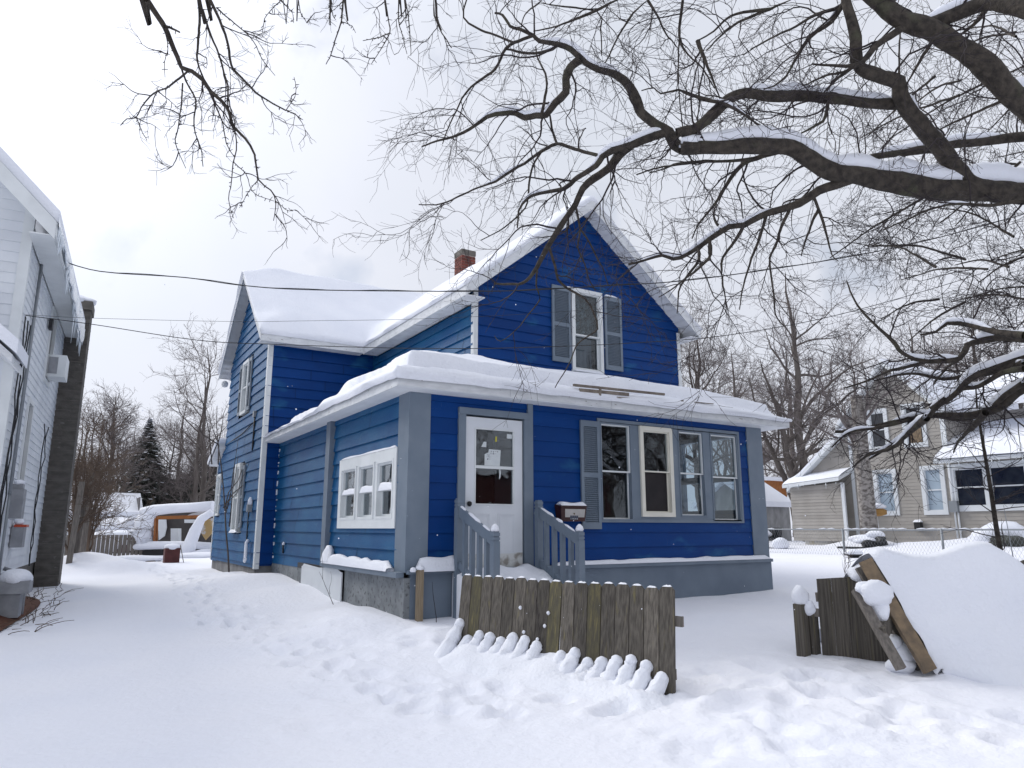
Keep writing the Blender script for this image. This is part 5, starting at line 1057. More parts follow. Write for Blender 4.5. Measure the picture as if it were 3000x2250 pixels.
# ------------------------------------------------------------------ back yard on the left
GA = empty('white_garage', (1.2, 35, .6), 'white garage with snowy roof behind the shrubs at the far end of the driveway', 'garage')
gL, gR, gD = P(205, 1560, 34), P(421, 1503, 34), 34; z1 = gR[2]-.15; gx0, gx1, gy = -2.2, gR[0], gR[1]
b = MB(); b.box(gx0, gx1-.2, gy+.2, gy+6, .3, z1); b.build('wall', 'farwhite', GA); b = MB(); b.add([(gx0-.3,gy,z1-.02),(gx1,gy,z1-.02),(gx1,gy+3,z1+.95),(gx0-.3,gy+3,z1+.95),(gx0-.3,gy,z1+.2),(gx1,gy,z1+.2),(gx1,gy+3,z1+1.2),(gx0-.3,gy+3,z1+1.2)], [(3,2,1,0),(4,5,6,7),(0,1,5,4),(1,2,6,5),(2,3,7,6),(3,0,4,7)])
b.build('roof_snow', 'snow', GA); b = MB(); b.box(gx1-.22, gx1-.18, gy+.2, gy+6, z1-.1, z1+.9); b.box(gx1-1.5, gx1-.6, gy+.16, gy+.19, .6, 2.0); b.build('door', 'sheddoor', GA)
WF2 = empty('board_fence', (0, 36, .5), 'low dark board fence behind the covered car in the back yard', 'fence'); b = MB(); y_ = 33.0
for k in range(30): b.box(-1.6+k*.15, -1.47+k*.15, y_, y_+.02, .3, 1.35)
b.build('boards', 'greywood', WF2)
CV = empty('covered_car', tuple(P(352, 1590, 32)[:2])+(.5,), 'snow-covered purple car parked in the back yard left of the trailer', 'car')
c = P(352, 1590, 32); g0 = .55; cx_, cy_ = c[0], c[1]
b = MB(); b.add([(cx_-1.0,cy_-.8,g0),(cx_+.75,cy_-.8,g0),(cx_+.8,cy_-.8,g0+.55),(cx_+.7,cy_-.8,g0+.72),(cx_-.9,cy_-.8,g0+.72),(cx_-1.1,cy_-.8,g0+.5)]+[(cx_-1.0,cy_+3,g0),(cx_+.75,cy_+3,g0),(cx_+.8,cy_+3,g0+.55),(cx_+.7,cy_+3,g0+.72),(cx_-.9,cy_+3,g0+.72),(cx_-1.1,cy_+3,g0+.5)],
   [(0,1,2,3,4,5),(11,10,9,8,7,6)]+[((i+1) % 6, i, 6+i, 6+(i+1) % 6) for i in range(6)]); b.build('body', 'purple', CV)
b = MB(); b.box(cx_-.55, cx_-.25, cy_-.83, cy_-.805, g0+.35, g0+.55); b.box(cx_+.1, cx_+.4, cy_-.83, cy_-.805, g0+.35, g0+.55); b.build('headlight', 'farwhite', CV)
b = MB()
for sx_ in (-.75, .55): b.lathe((cx_+sx_, cy_-.1, g0-.1), [(.25,0),(.25,.35)], 12)
b.build('wheel', 'black', CV)
b = MB(); blob(b, (cx_-.1, cy_-.2, g0+.78), .95, .9, .2, 0, 2, rough=.04); blob(b, (cx_-.1, cy_+1.2, g0+1.15), .85, 1.1, .42, 0, 5, rough=.04); blob(b, (cx_-.65, cy_-.75, g0+.45), .75, .5, .5, 0, 9, rough=.1); blob(b, (cx_+.75, cy_-1.0, g0+.05), .35, .3, .28, 0, 12, rough=.1); b.build('snow_cap', 'snow', CV)
TRL = empty('wrecked_trailer', tuple(P(520, 1600, 29)[:2])+(.5,), 'half-dismantled camping trailer, open side framed in orange wood, draped in snow', 'trailer')
T = lambda x, y, d=29: P(x, y, d)
b = MB(); b.beam(T(395, 1612), T(618, 1612), .3, .30); b.beam(T(420, 1628, 28.9), T(600, 1628, 28.9), .2, .4); b.build('chassis', 'black', TRL)
b = MB(); b.beam(T(455, 1517), T(618, 1513), .06, .13); b.beam(T(456, 1517), T(452, 1590), .06, .20); b.beam(T(462, 1517, 29.1), T(459, 1590, 29.1), .05, .06); b.build('frame', 'orange', TRL)
def thick(mb, pts, dpt): 
    q = [np.array(k) for k in pts]; n = len(q); f = FWD*np.array([1, 1, 0])*dpt; mb.add(q+[k+f for k in q], [tuple(range(n-1, -1, -1)), tuple(range(n, 2*n))]+[(i, (i+1) % n, n+(i+1) % n, n+i) for i in range(n)])
b = MB(); thick(b, [T(440,1508,31.2), T(622,1500,31.2), T(622,1590,31.2), T(440,1590,31.2)], .05); b.build('back_wall', 'room', TRL)
b = MB(); thick(b, [T(462,1522,31), T(486,1522,31), T(488,1545,31), T(482,1570,31), T(465,1582,31)], .05); thick(b, [T(500,1548,30.3), T(522,1548,30.3), T(522,1588,30.3), T(500,1588,30.3)], .3); thick(b, [T(540,1522,31), T(612,1522,31), T(612,1532,31), T(540,1532,31)], .05); b.build('cabinet', 'farwhite', TRL)
b = MB(); thick(b, [T(584,1528,28.6), T(622,1518,28.6), T(622,1560,28.6), T(602,1582,28.6), T(588,1560,28.6)], .06); b.build('side_panel', 'tarp', TRL)
b = MB(); thick(b, [T(560,1505,29.2), T(622,1490,29.2), T(622,1512,29.2), T(540,1514,29.2)], .8); b.build('roof_edge', 'farwhite', TRL)
b = MB(); sn = lambda pts, r: b.tube([T(*k) for k in pts], r, 12)
sn([(418,1505,29),(450,1495,29),(500,1490,29),(560,1487,29),(625,1482,29)], [.25,.22,.2,.19,.2]); sn([(440,1500,29),(425,1530,29),(418,1560,29),(430,1590,29)], [.3,.42,.42,.35]); sn([(410,1530,29.3),(402,1560,29),(400,1590,29)], [.2,.3,.3])
sn([(350,1537,29.5),(375,1530,29.4),(405,1524,29)], [.12,.16,.2]); sn([(375,1606,28.8),(420,1598,28.8),(500,1597,28.8),(560,1597,28.8),(622,1600,28.8)], [.10,.17,.15,.15,.14])
sn([(622,1500,28.4),(590,1520,28.3),(572,1555,28.2),(556,1595,28),(545,1632,27.8)], [.13,.17,.22,.24,.3]); sn([(560,1626,27.8),(590,1622,27.8),(625,1622,27.8)], [.12,.17,.17]); b.build('snow_cover', 'snow', TRL)
BB = empty('burn_barrel', tuple(P(500, 1658, 23)[:2])+(.48,), 'dark red square metal bin with a snow cap and a stick leaning on it', 'bin')
q = P(500, 1655, 23); b = MB(); b.add([(q[0]+dx*(.22 if z < 1 else .235), q[1]+dy*.22, z) for z in (.4, .98) for dx, dy in ((-1,-1),(1,-1),(1,1),(-1,1))], [(0,3,2,1),(4,5,6,7),(0,1,5,4),(1,2,6,5),(2,3,7,6),(3,0,4,7)]); b.build('bin', 'rust', BB)
b = MB(); blob(b, (q[0], q[1], 1.0), .25, .25, .12, 0, 4, rough=.04); b.build('snow_cap', 'snow', BB); b = MB(); b.tube([(q[0]+.22, q[1]-.1, 1.08), (q[0]+.38, q[1]-.1, .45)], .012, 5); b.build('stick', 'darkwood', BB)
for k, (x, y, d, l, h_) in enumerate(((400, 1640, 24, 'low snow-covered board pile left of the red bin', .1), (596, 1632, 26.5, 'snow-capped low bundle by the trailer', .12))):
    q = P(x, y, d); o = empty('board_pile', (q[0], q[1], .5), l, 'board pile'); b = MB(); b.beam((q[0]-.9, q[1], .55), (q[0]+.5, q[1]-.7, .52), .2, .06); b.beam((q[0]-.6, q[1]-.3, .55), (q[0]+.9, q[1]-.6, .5), .15, .05); b.build('boards', 'darkwood', o)
    b = MB(); blob(b, (q[0]-.1, q[1]-.25, .6), .95, .4, h_+.03, -.35, 3+k, rough=.06); b.build('snow_cap', 'snow', o)
# old grey posts and shrubs on the left boundary
rr = random.Random(6)
for k, (x, y, h_, w_) in enumerate(((196, 1690, 2.2, .15), (215, 1660, 1.5, .12), (240, 1640, 2.6, .14), (228, 1650, 1.8, .12))):
    d = [19.5, 20.5, 21.5, 22.5][k]; q = P(x, y, d); b = MB(); g0 = gz(q[0], q[1]); b.beam((q[0], q[1], g0-.2), (q[0]+.1*rr.uniform(-1, 1.5), q[1], g0+h_), w_, w_, up=(0, 1, 0)); o = b.build('fence_post', 'greywood', None, origin=(q[0], q[1], g0))
    tag(o, ['nearest old grey post right of the block chimney', 'short old grey post behind the nearest one in the shrubs', 'tallest old grey post at the right end of the shrub row', 'dark old post just left of the tallest post in the shrub row'][k], 'post')
# ------------------------------------------------------------------ trees
def unit(v): return v/(np.linalg.norm(v, axis=-1, keepdims=True)+1e-12)
def spawn(rg, pos, tan, Lr, r0, ang, trop, zig, Pn, rend=.3):
    """one child path per (pos, tan): Lr lengths (N,), r0 radii (N,)"""
    n = len(pos); tan = unit(tan); ref = unit(rg.randn(n, 3)); a = unit(np.cross(tan, ref)); th = np.radians(rg.uniform(ang[0], ang[1], n))[:, None]
    d = unit(tan*np.cos(th)+a*np.sin(th)); out = [pos]; p = pos.copy(); seg = (Lr/(Pn-1))[:, None]
    for i in range(Pn-1):
        d = unit(d+np.array(trop)*(i+1)/Pn+rg.randn(n, 3)*zig); p = p+d*seg; out.append(p)
    t = np.linspace(0, 1, Pn)[None]; return np.stack(out, 1), r0[:, None]*(1-(1-rend)*t)
def along(rg, paths, rad, k, t0=.15, t1=1.0):
    n, m, _ = paths.shape; i = np.repeat(np.arange(n), k); t = rg.uniform(t0, t1, n*k)*(m-1); j = np.minimum(t.astype(int), m-2); f = (t-j)[:, None]
    return paths[i, j]*(1-f)+paths[i, j+1]*f, paths[i, j+1]-paths[i, j], rad[i, j]*(1-f[:, 0])+rad[i, j+1]*f[:, 0], t/(m-1)
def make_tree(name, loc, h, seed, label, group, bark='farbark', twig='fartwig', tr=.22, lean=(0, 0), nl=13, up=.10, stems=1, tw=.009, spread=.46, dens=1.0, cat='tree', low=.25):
    rg = np.random.RandomState(seed); o = empty(name, loc, label, cat, group); base = np.array(loc, float); b = MB(); P1 = []; R1 = []
    for s_ in range(stems):
        n = 14; t = np.linspace(0, 1, n)[:, None]; off = rg.randn(2)*.12*(stems > 1)*h*.35
        pth = base+np.concatenate([t*(lean[0]+off[0])+np.cumsum(rg.randn(n, 1), 0)*.008*h, t*(lean[1]+off[1])+np.cumsum(rg.randn(n, 1), 0)*.008*h, t*h*(1-.08*s_)-.3*(t == 0)], 1)
        rd = tr*(1 if s_ == 0 else .75)*((1-t[:, 0])**.8*.95+.05); P1.append(pth); R1.append(rd)
    P1 = np.array(P1); R1 = np.array(R1); V, F = tubes(P1, R1, 9)
    ps, tn, rr_, tt = along(rg, P1, R1, nl, low, .95); L1 = h*spread*(1.15-tt)*rg.uniform(.7, 1.15, len(tt))
    A, AR = spawn(rg, ps, tn, L1, np.maximum(rr_*.55, tw*2), (36, 68), (0, 0, up*.8), .14, 10, .22)
    Vb, Fb = tubes(A, AR, 6); tk = fastmesh('trunk', [V, Vb], [F, Fb], bark, o)
    ps, tn, rr_, tt = along(rg, A, AR, int(7*dens), .2, 1); B_, BR = spawn(rg, ps, tn, h*.14*rg.uniform(.6, 1.3, len(tt)), np.maximum(rr_*.5, tw*1.3), (25, 60), (0, 0, up*.8), .16, 7, .4)
    ps, tn, rr_, tt = along(rg, B_, BR, int(6*dens), .15, 1); C_, CR_ = spawn(rg, ps, tn, h*.065*rg.uniform(.5, 1.3, len(tt)), np.maximum(rr_*.55, tw*.9), (20, 60), (0, 0, up*.5), .2, 5, .5)
    ps, tn, rr_, tt = along(rg, C_, CR_, 3, .2, 1); D_, DR_ = spawn(rg, ps, tn, h*.035*rg.uniform(.5, 1.3, len(tt)), np.full(len(tt), tw*.62), (20, 55), (0, 0, up*.4), .2, 4, .6)
    vs, fs = [], []
    for a_, r_, s_ in ((B_, BR, 4), (C_, CR_, 3), (D_, DR_, 3)): v_, f_ = tubes(a_, r_, s_); vs.append(v_); fs.append(f_)
    fastmesh('crown', vs, fs, twig, o); return o
def copy_tree(o, loc, rot, sc, label):
    c = o.copy(); COL.objects.link(c); c.location = loc; c.rotation_euler = (0, 0, rot); c.scale = (sc, sc, sc); c['label'] = label
    for ch in [k for k in bpy.data.objects if k.parent == o]:
        d = ch.copy(); COL.objects.link(d); d.parent = c
    return c
def at(x, d, z=None):
    q = P(x, 1548, d); return (q[0], q[1], gz(q[0], q[1])-.1 if z is None else z)
GR = 'bare trees behind the houses'
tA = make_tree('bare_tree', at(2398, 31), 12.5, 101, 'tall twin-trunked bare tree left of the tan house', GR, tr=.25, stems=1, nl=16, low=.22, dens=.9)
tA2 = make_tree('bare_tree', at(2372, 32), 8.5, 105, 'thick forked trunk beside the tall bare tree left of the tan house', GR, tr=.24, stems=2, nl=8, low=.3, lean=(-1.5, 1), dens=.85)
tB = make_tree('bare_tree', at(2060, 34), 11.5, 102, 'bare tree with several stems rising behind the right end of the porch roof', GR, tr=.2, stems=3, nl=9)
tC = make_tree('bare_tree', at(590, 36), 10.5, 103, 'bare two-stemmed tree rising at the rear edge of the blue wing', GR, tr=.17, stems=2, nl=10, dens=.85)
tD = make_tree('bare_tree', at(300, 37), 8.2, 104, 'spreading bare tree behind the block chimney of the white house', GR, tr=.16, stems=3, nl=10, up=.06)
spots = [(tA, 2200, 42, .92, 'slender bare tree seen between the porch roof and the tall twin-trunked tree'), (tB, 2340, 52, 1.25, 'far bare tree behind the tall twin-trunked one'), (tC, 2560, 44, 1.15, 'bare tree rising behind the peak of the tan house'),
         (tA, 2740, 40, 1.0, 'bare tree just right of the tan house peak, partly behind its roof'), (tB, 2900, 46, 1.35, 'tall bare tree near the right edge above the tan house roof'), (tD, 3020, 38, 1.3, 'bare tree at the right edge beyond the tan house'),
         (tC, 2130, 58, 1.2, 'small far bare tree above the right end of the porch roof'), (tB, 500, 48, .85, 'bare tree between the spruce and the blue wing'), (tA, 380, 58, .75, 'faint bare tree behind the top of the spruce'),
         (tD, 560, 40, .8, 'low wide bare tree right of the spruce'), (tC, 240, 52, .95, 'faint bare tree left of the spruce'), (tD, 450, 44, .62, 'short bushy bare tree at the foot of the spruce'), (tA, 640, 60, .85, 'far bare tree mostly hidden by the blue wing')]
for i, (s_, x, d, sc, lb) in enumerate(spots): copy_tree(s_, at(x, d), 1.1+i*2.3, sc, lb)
# across the street behind the camera: only their reflections show in the window glass
for i, (s_, x, y, sc, lb) in enumerate(((tA, 16, -17, 1.0, 'bare street tree mirrored in the door glass'), (tB, 25, -14, 1.1, 'bare tree mirrored in the leftmost tall porch window'), (tC, 33, -17, 1.4, 'bare tree mirrored in the right-hand porch windows'), (tA, 8, -20, 1.05, 'bare tree across the street, left of the house there'))):
    copy_tree(s_, (x, y, gz(x, y)), 2.2*i+.4, sc, lb)['group'] = 'trees across the street'
HS = empty('street_house', (24, -25, 0), 'plain brown house across the street, mirrored faintly in the porch windows', 'house'); sf = Frame((0, -22, 0), (1, 0, 0), (0, 1, 0))
b = MB(); siding(b, sf, [(14, .3), (32, .3), (32, 5.2), (14, 5.2)], [(17, 18.2, 1.4, 3.1), (21, 22.2, 1.4, 3.1), (27, 28.4, 1.4, 3.1)], h=.2, seed=90); b.box(14.02, 31.98, -30, -22.2, .3, 5.2); b.build('wall', 'rust', HS)
b = MB(); b.add([(13.5,-21.4,5.1),(32.5,-21.4,5.1),(32.5,-26,8.2),(13.5,-26,8.2),(13.5,-30.6,5.1),(32.5,-30.6,5.1)], [(0,1,2,3),(3,2,5,4),(0,3,4),(1,5,2)]); b.build('roof', 'snow', HS)
for u in (17, 21, 27):
    b = MB(); ringframe(b, sf, u, u+1.3, 1.4, 3.1, .1, -.03, .05); w2 = b.build('window', 'farwhite', HS); b = MB(); b.fbox(sf, u+.1, u+1.2, -.03, -.01, 1.5, 3.0); b.build('pane', 'farglass', w2)
GW = 'distant bare trees on the horizon'
wood = []
for i in range(16):
    x = [120, 190, 260, 330, 410, 470, 540, 600, 2240, 2290, 2420, 2500, 2620, 2700, 2820, 2960][i]
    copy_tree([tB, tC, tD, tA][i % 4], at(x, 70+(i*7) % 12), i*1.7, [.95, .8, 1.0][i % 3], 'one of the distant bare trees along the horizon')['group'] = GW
for o in [o for o in bpy.data.objects if o.get('group') == GW]: o['label'] = 'one of the faint distant bare trees in a row along the horizon'
# tangled shrubs by the white house
for k, (x, d, h_, sd, lb) in enumerate(((215, 20.5, 4.2, 61, 'tangled tall shrub right behind the block chimney'), (262, 24, 5.0, 62, 'multi-stemmed brown shrub in front of the white garage'), (236, 28, 4.5, 63, 'grey shrub behind the old posts on the left boundary'))):
    make_tree('tall_shrub', at(x, d), h_, sd, lb, 'shrubs along the left boundary', bark='shrub', twig='shrub', tr=.05, stems=6, nl=7, up=.1, tw=.006, spread=.45, cat='shrub', low=.12, dens=.8)
# plastered trunk by the tan house, young tree in front of it
b = MB(); pts = [P(2552, 1600, 24.5), P(2540, 1480, 24.5), P(2528, 1360, 24.5), P(2518, 1240, 24.5), P(2508, 1160, 24.5)]; BT_ = empty('birch_tree', tuple(pts[0]-np.array([0, 0, .3])), 'thick trunk plastered with snow in front of the tan house wall', 'tree')
pts = [CAM+(p-CAM)*.93 for p in pts]; b.tube(pts, [.27, .245, .22, .20, .17], 12); b.build('trunk', 'birch', BT_)
rg = np.random.RandomState(9); ps, tn, rr_, tt = along(rg, np.array([pts]), np.array([[.36, .33, .30, .26, .22]]), 9, .55, 1); A, AR = spawn(rg, ps, tn, rg.uniform(1.5, 3, len(tt)), np.full(len(tt), .05), (30, 60), (0, 0, .1), .12, 9, .3)
ps, tn, rr_, tt = along(rg, A, AR, 8, .2, 1); B_, BR = spawn(rg, ps, tn, rg.uniform(.4, 1.2, len(tt)), np.full(len(tt), .014), (25, 60), (0, 0, .05), .18, 6, .5); ps, tn, rr_, tt = along(rg, B_, BR, 4, .2, 1); C_, CR_ = spawn(rg, ps, tn, rg.uniform(.2, .6, len(tt)), np.full(len(tt), .008), (25, 60), (0, 0, 0), .18, 5, .5)
vs, fs = zip(*[tubes(A, AR, 5), tubes(B_, BR, 4), tubes(C_, CR_, 3)]); fastmesh('crown', vs, fs, 'fartwig', BT_)
YT = empty('young_tree', tuple(P(2935, 1648, 10.5)-np.array([0, 0, .5])), 'thin dark-stemmed young tree standing behind the mossy picket fence', 'sapling')
pts = np.array([P(2938, 1690, 10.5), P(2932, 1620, 10.5), P(2918, 1540, 10.5), P(2905, 1450, 10.5), P(2892, 1370, 10.5), P(2875, 1270, 10.5), P(2862, 1190, 10.4), P(2858, 1120, 10.3)])
b = MB(); b.tube(pts, [.042, .039, .035, .031, .026, .02, .014, .008], 8); b.build('trunk', 'bark', YT)
ps, tn, rr_, tt = along(rg, pts[None], np.array([[.06, .056, .05, .045, .038, .028, .018, .01]]), 22, .12, 1); A, AR = spawn(rg, ps, tn, rg.uniform(.5, 1.3, len(tt)), np.full(len(tt), .009), (50, 90), (0, 0, .0), .12, 8, .3)
ps, tn, rr_, tt = along(rg, A, AR, 5, .2, 1); B_, BR = spawn(rg, ps, tn, rg.uniform(.15, .5, len(tt)), np.full(len(tt), .0035), (25, 60), (0, 0, .0), .15, 5, .5)
vs, fs = zip(*[tubes(A, AR, 4), tubes(B_, BR, 3)]); fastmesh('crown', vs, fs, 'twig', YT)
stem('thin_pole', tuple(P(2975, 1650, 12)-np.array([0, 0, .4])), tuple(P(2940, 1480, 12)), 'thin bluish stake standing right of the young tree', 'stake', forks=0, r=.012, bend=.005, m='steel')
# spruce
SPR = empty('spruce_tree', at(408, 44), 'dark conical spruce dusted with snow beyond the garage', 'tree'); rg = np.random.RandomState(15); sb = np.array(at(408, 44)); sh = P(415, 1225, 44)[2]-sb[2]
b = MB(); b.tube([sb, sb+[0, 0, sh]], [.22, .02], 8); b.build('trunk', 'farbark', SPR); V = []; F = []; SV = []; SF = []
for k in range(520):
    t = (k/520)**.8; z = .12*sh+.88*sh*t+rg.uniform(-.2, .2); Rr = ((1-t)**.9*sh*.46+.08)*rg.uniform(.7, 1.1); a = k*2.399; l = Rr*rg.uniform(.75, 1.08); n = 8; dr = np.array([math.cos(a), math.sin(a), 0.])
    for i in range(1, n+1):
        u = i/n; c = sb+[0, 0, z]+dr*l*u+np.array([0, 0, -.30*l*u**1.5+.08*l*u*u])
        for q in range(4):
            w_ = (.10+.28*(1-u))*rg.uniform(.6, 1.3)*(.35+.65*l/2.2)*(1.15-.7*t); s1 = np.array([-dr[1], dr[0], 0])*rg.uniform(-1, 1)*w_*1.6; d1 = unit(rg.randn(3)+np.array([0, 0, -.5])+dr*.8)*w_*1.5; d2 = unit(rg.randn(3))*w_*.4
            o_ = len(V); V += [c+s1-d2, c+s1+d2, c+s1+d1+d2*.4, c+s1+d1-d2*.4]; F.append((o_, o_+1, o_+2, o_+3))
        if rg.rand() < .13*(.4+1.2*vnoise(np.array([a*2.]), np.array([z*1.3]), 1)[0]):
            w_ = rg.uniform(.05, .17); o_ = len(SV); e1 = np.array([-dr[1], dr[0], 0])*w_; SV += [c-e1*1.2-dr*w_+[0, 0, .07], c+e1-dr*w_+[0, 0, .08], c+e1*.8+dr*w_+[0, 0, .03], c-e1+dr*w_*1.1+[0, 0, .02]]; SF.append((o_, o_+1, o_+2, o_+3))
fastmesh('foliage', [np.array(V)], [np.array(F)], 'spruce', SPR, smooth=False); fastmesh('branch_snow', [np.array(SV)], [np.array(SF)], 'snow', SPR)
# evergreen masses low behind the wing
for k, (x, d, hh, lb) in enumerate(((640, 46, 5.2, 'dark evergreen clump just left of the blue wing'), (525, 50, 4.0, 'lower dark evergreen clump between spruce and wing'))):
    o = empty('evergreen_tree', at(x, d), lb, 'tree'); rg = np.random.RandomState(70+k); sb = np.array(at(x, d)); V = []; F = []
    for q in range(5200):
        a = rg.uniform(0, 6.28); u = rg.rand()**.5; z = hh*rg.rand(); r_ = u*(1.0+1.2*math.sin(z/hh*2.6+.4))*1.2; c = sb+[r_*math.cos(a), r_*math.sin(a), z+.3]; e1 = unit(rg.randn(3))*rg.uniform(.06, .2); e2 = unit(rg.randn(3))*rg.uniform(.03, .08); o_ = len(V); V += [c-e1-e2, c+e1-e2, c+e1+e2, c-e1+e2]; F.append((o_, o_+1, o_+2, o_+3))
    fastmesh('foliage', [np.array(V)], [np.array(F)], 'spruce', o, smooth=False); b = MB(); b.tube([sb, sb+[0, 0, hh]], [.2, .05], 6); b.build('trunk', 'farbark', o)

# ------------------------------------------------------------------ the big overhanging tree
c3 = lambda x, y: (300+x*.452, y*.452); c4 = lambda x, y: (1150+x*.4295, y*.4295); c5 = lambda x, y: (2000+x*.452, y*.452); c6 = lambda x, y: (1900+x*.4973, 600+y*.4973); c8 = lambda x, y: (1300+x*.3917, 500+y*.3917); cb = lambda x, y: (2200+x*.3617, 1050+y*.3617)
def catmull(p, step):
    p = np.asarray(p, float); q = np.concatenate([[2*p[0]-p[1]], p, [2*p[-1]-p[-2]]]); out = []
    for i in range(1, len(q)-2):
        n = max(2, int(np.linalg.norm(q[i+1][:3]-q[i][:3])/step)); t = np.linspace(0, 1, n, endpoint=False)[:, None]
        out.append(.5*((2*q[i])+(-q[i-1]+q[i+1])*t+(2*q[i-1]-5*q[i]+4*q[i+1]-q[i+2])*t*t+(-q[i-1]+3*q[i]-3*q[i+1]+q[i+2])*t**3))
    return np.concatenate(out+[q[-2:-1]])
def limb(pts, d0, d1, r0, r1, seed, step=.07, wob=.010, anchors=None):
    """limb through surveyed sight lines, depth d0..d1 metres, radii in survey px"""
    n = len(pts); L_ = np.r_[0, np.cumsum([math.dist(a, b) for a, b in zip(pts, pts[1:])])]; t = L_/L_[-1]; rg_ = np.random.RandomState(seed); ph = rg_.uniform(0, 6)
    A = []
    for (x, y), u in zip(pts, t):
        d = d0+(d1-d0)*u+.25*math.sin(u*5+ph)*(d1 != d0)*.6; A.append([*P(x, y, d), (r0+(r1-r0)*u)*d/FPX])
    C = catmull(A, step); p, r = C[:, :3], C[:, 3]; m = len(p); k = np.convolve(rg_.randn(m+8), np.ones(5)/5, 'same')[4:-4]; r = np.maximum(r*(1+.14*k[:m]), .002)
    w_ = np.stack([np.convolve(rg_.randn(m+6), np.ones(4)/4, 'same')[3:-3] for _ in range(3)], 1)[:m]*wob*np.minimum(1, np.linspace(0, 6, m))[:, None]
    p = p+w_
    if anchors is not None and len(anchors):          # grow out of the nearest limb instead of starting in mid air
        q = anchors-CAM; dz = q@FWD; sx = CX+FPX*(q@RGT)/dz; sy = CY-FPX*(q@UPV)/dz; k0 = np.argmin(np.hypot(sx-pts[0][0], sy-pts[0][1])); dd = math.hypot(sx[k0]-pts[0][0], sy[k0]-pts[0][1])
        if dd < 60:
            s = np.linspace(0, 1, len(p))[:, None]; p = p+(anchors[k0]-p[0])*(1-s)**2
        else: r = r*np.clip(np.linspace(.25, 3, len(r)), .25, 1)
    return p, r
def build_limb(tree, p, r, name='limb', m='bark', snow=True, seed=0, label=None):
    V, F = tubes(p[None], r[None], 12 if r.max() > .05 else 8)
    if r.max() > .05:
        s_ = 12; ang = np.tile(np.arange(s_), len(p)); along_ = np.repeat(np.arange(len(p)), s_); c = np.repeat(p, s_, 0); V = c+(V-c)*(1+.09*(vnoise(ang*.9, along_*.22, 1, seed)-.5)*2)[:, None]
    o = fastmesh(name, [V], [F], m, tree)
    if label: o['label'] = label
    if snow and r.max() > .018:
        tz = np.abs(unit(np.gradient(p, axis=0))[:, 2]); m_ = len(p); n_ = vnoise(np.arange(m_)*.11, np.zeros(m_)+seed*3.1, 1, seed); thr = .34 if r.max() > .07 else .52
        on = (tz < .74) & (n_ > thr) & (r > .012); runs = []; i = 0
        while i < m_:
            if on[i]:
                j = i
                while j+1 < m_ and on[j+1]: j += 1
                if j-i >= 4: runs.append((i, j))
                i = j+1
            else: i += 1
        b = MB()
        for i, j in runs:
            q = p[i:j+1].copy(); rr_ = r[i:j+1]; e = np.minimum(1, np.minimum(np.arange(len(q)), np.arange(len(q))[::-1])/3+.2); th_ = e*(.85+.45*vnoise(np.arange(len(q))*.5, np.zeros(len(q)), 1, seed+2))
            big = 1+.25*sstep(.06, .12, rr_); q[:, 2] += (rr_*(.35+.62*th_)+.016*th_)*big; b = MB(); b.tube(q, np.maximum(rr_*.84*th_+.007, .004), 9, cap=False); b.build('limb_snow', 'snow', o)
    return o
def twig_cloud(tree, limbs, seed, d1=3.2, L1=(.35, 1.25), k2=6, k3=5, trop=(0, 0, -.05), name='twigs', m='twig', t3=.0024, L2=(.18, .6), L3=(.08, .28), z1=.16):
    rg = np.random.RandomState(seed); ps = []; tn = []; rd = []
    for p, r, w_ in limbs:
        seg = np.linalg.norm(np.diff(p, axis=0), axis=1); n = int(seg.sum()*d1*w_)
        if n < 1: continue
        i = rg.choice(len(p)-1, n, p=seg/seg.sum()); f = rg.rand(n, 1); ps.append(p[i]*(1-f)+p[i+1]*f); tn.append(p[i+1]-p[i]); rd.append(r[i])
    ps, tn, rd = np.concatenate(ps), np.concatenate(tn), np.concatenate(rd)
    A, AR = spawn(rg, ps, tn, rg.uniform(*L1, len(ps)), np.clip(rd*.5, .0055, .013), (28, 75), trop, z1, 13, .25)
    p2, t2, r2, _ = along(rg, A, AR, k2, .12, 1); B_, BR = spawn(rg, p2, t2, rg.uniform(*L2, len(p2)), np.clip(r2*.62, .0032, .007), (25, 65), trop, .19, 7, .45)
    p3, t3_, r3, _ = along(rg, B_, BR, k3, .12, 1); C_, CR_ = spawn(rg, p3, t3_, rg.uniform(*L3, len(p3)), np.full(len(p3), t3), (25, 60), (trop[0]*.5, trop[1]*.5, trop[2]*.5), .2, 5, .6)
    vs, fs = zip(*[tubes(A, AR, 5), tubes(B_, BR, 4), tubes(C_, CR_, 3)]); return fastmesh(name, vs, fs, m, tree)
JT = P(3650, 640, 7.9)
BTR = empty('overhanging_tree', (JT[0], JT[1], .2), 'huge bare tree reaching in from the right, thick snow-lined limbs over the front yard', 'tree')
tb = MB(); tp = np.array([[JT[0], JT[1], -.3], [JT[0], JT[1], 1.2], [JT[0]-.05, JT[1], 3], [JT[0], JT[1]+.05, 4.8], [JT[0]+.1, JT[1], 7.0], [JT[0]+.1, JT[1]+.2, 9]]); tb.tube(catmull(np.c_[tp, [0]*6], .3)[:, :3], np.linspace(.5, .26, len(catmull(np.c_[tp, [0]*6], .3))), 14); tb.build('trunk', 'bark', BTR)
LM = []
def addl(pts, d0, d1, r0, r1, w_=1.0, snow=True, label=None):
    k = len(LM); p, r = limb(pts, d0, d1, r0, r1, 200+k, anchors=np.concatenate([q[0] for q in LM]) if k and pts[0][0] < 2990 and k not in (1, 15, 16) else None); build_limb(BTR, p, r, seed=k, snow=snow, label=label); LM.append((p, r, w_)); return p, r
J = (3650, 660)
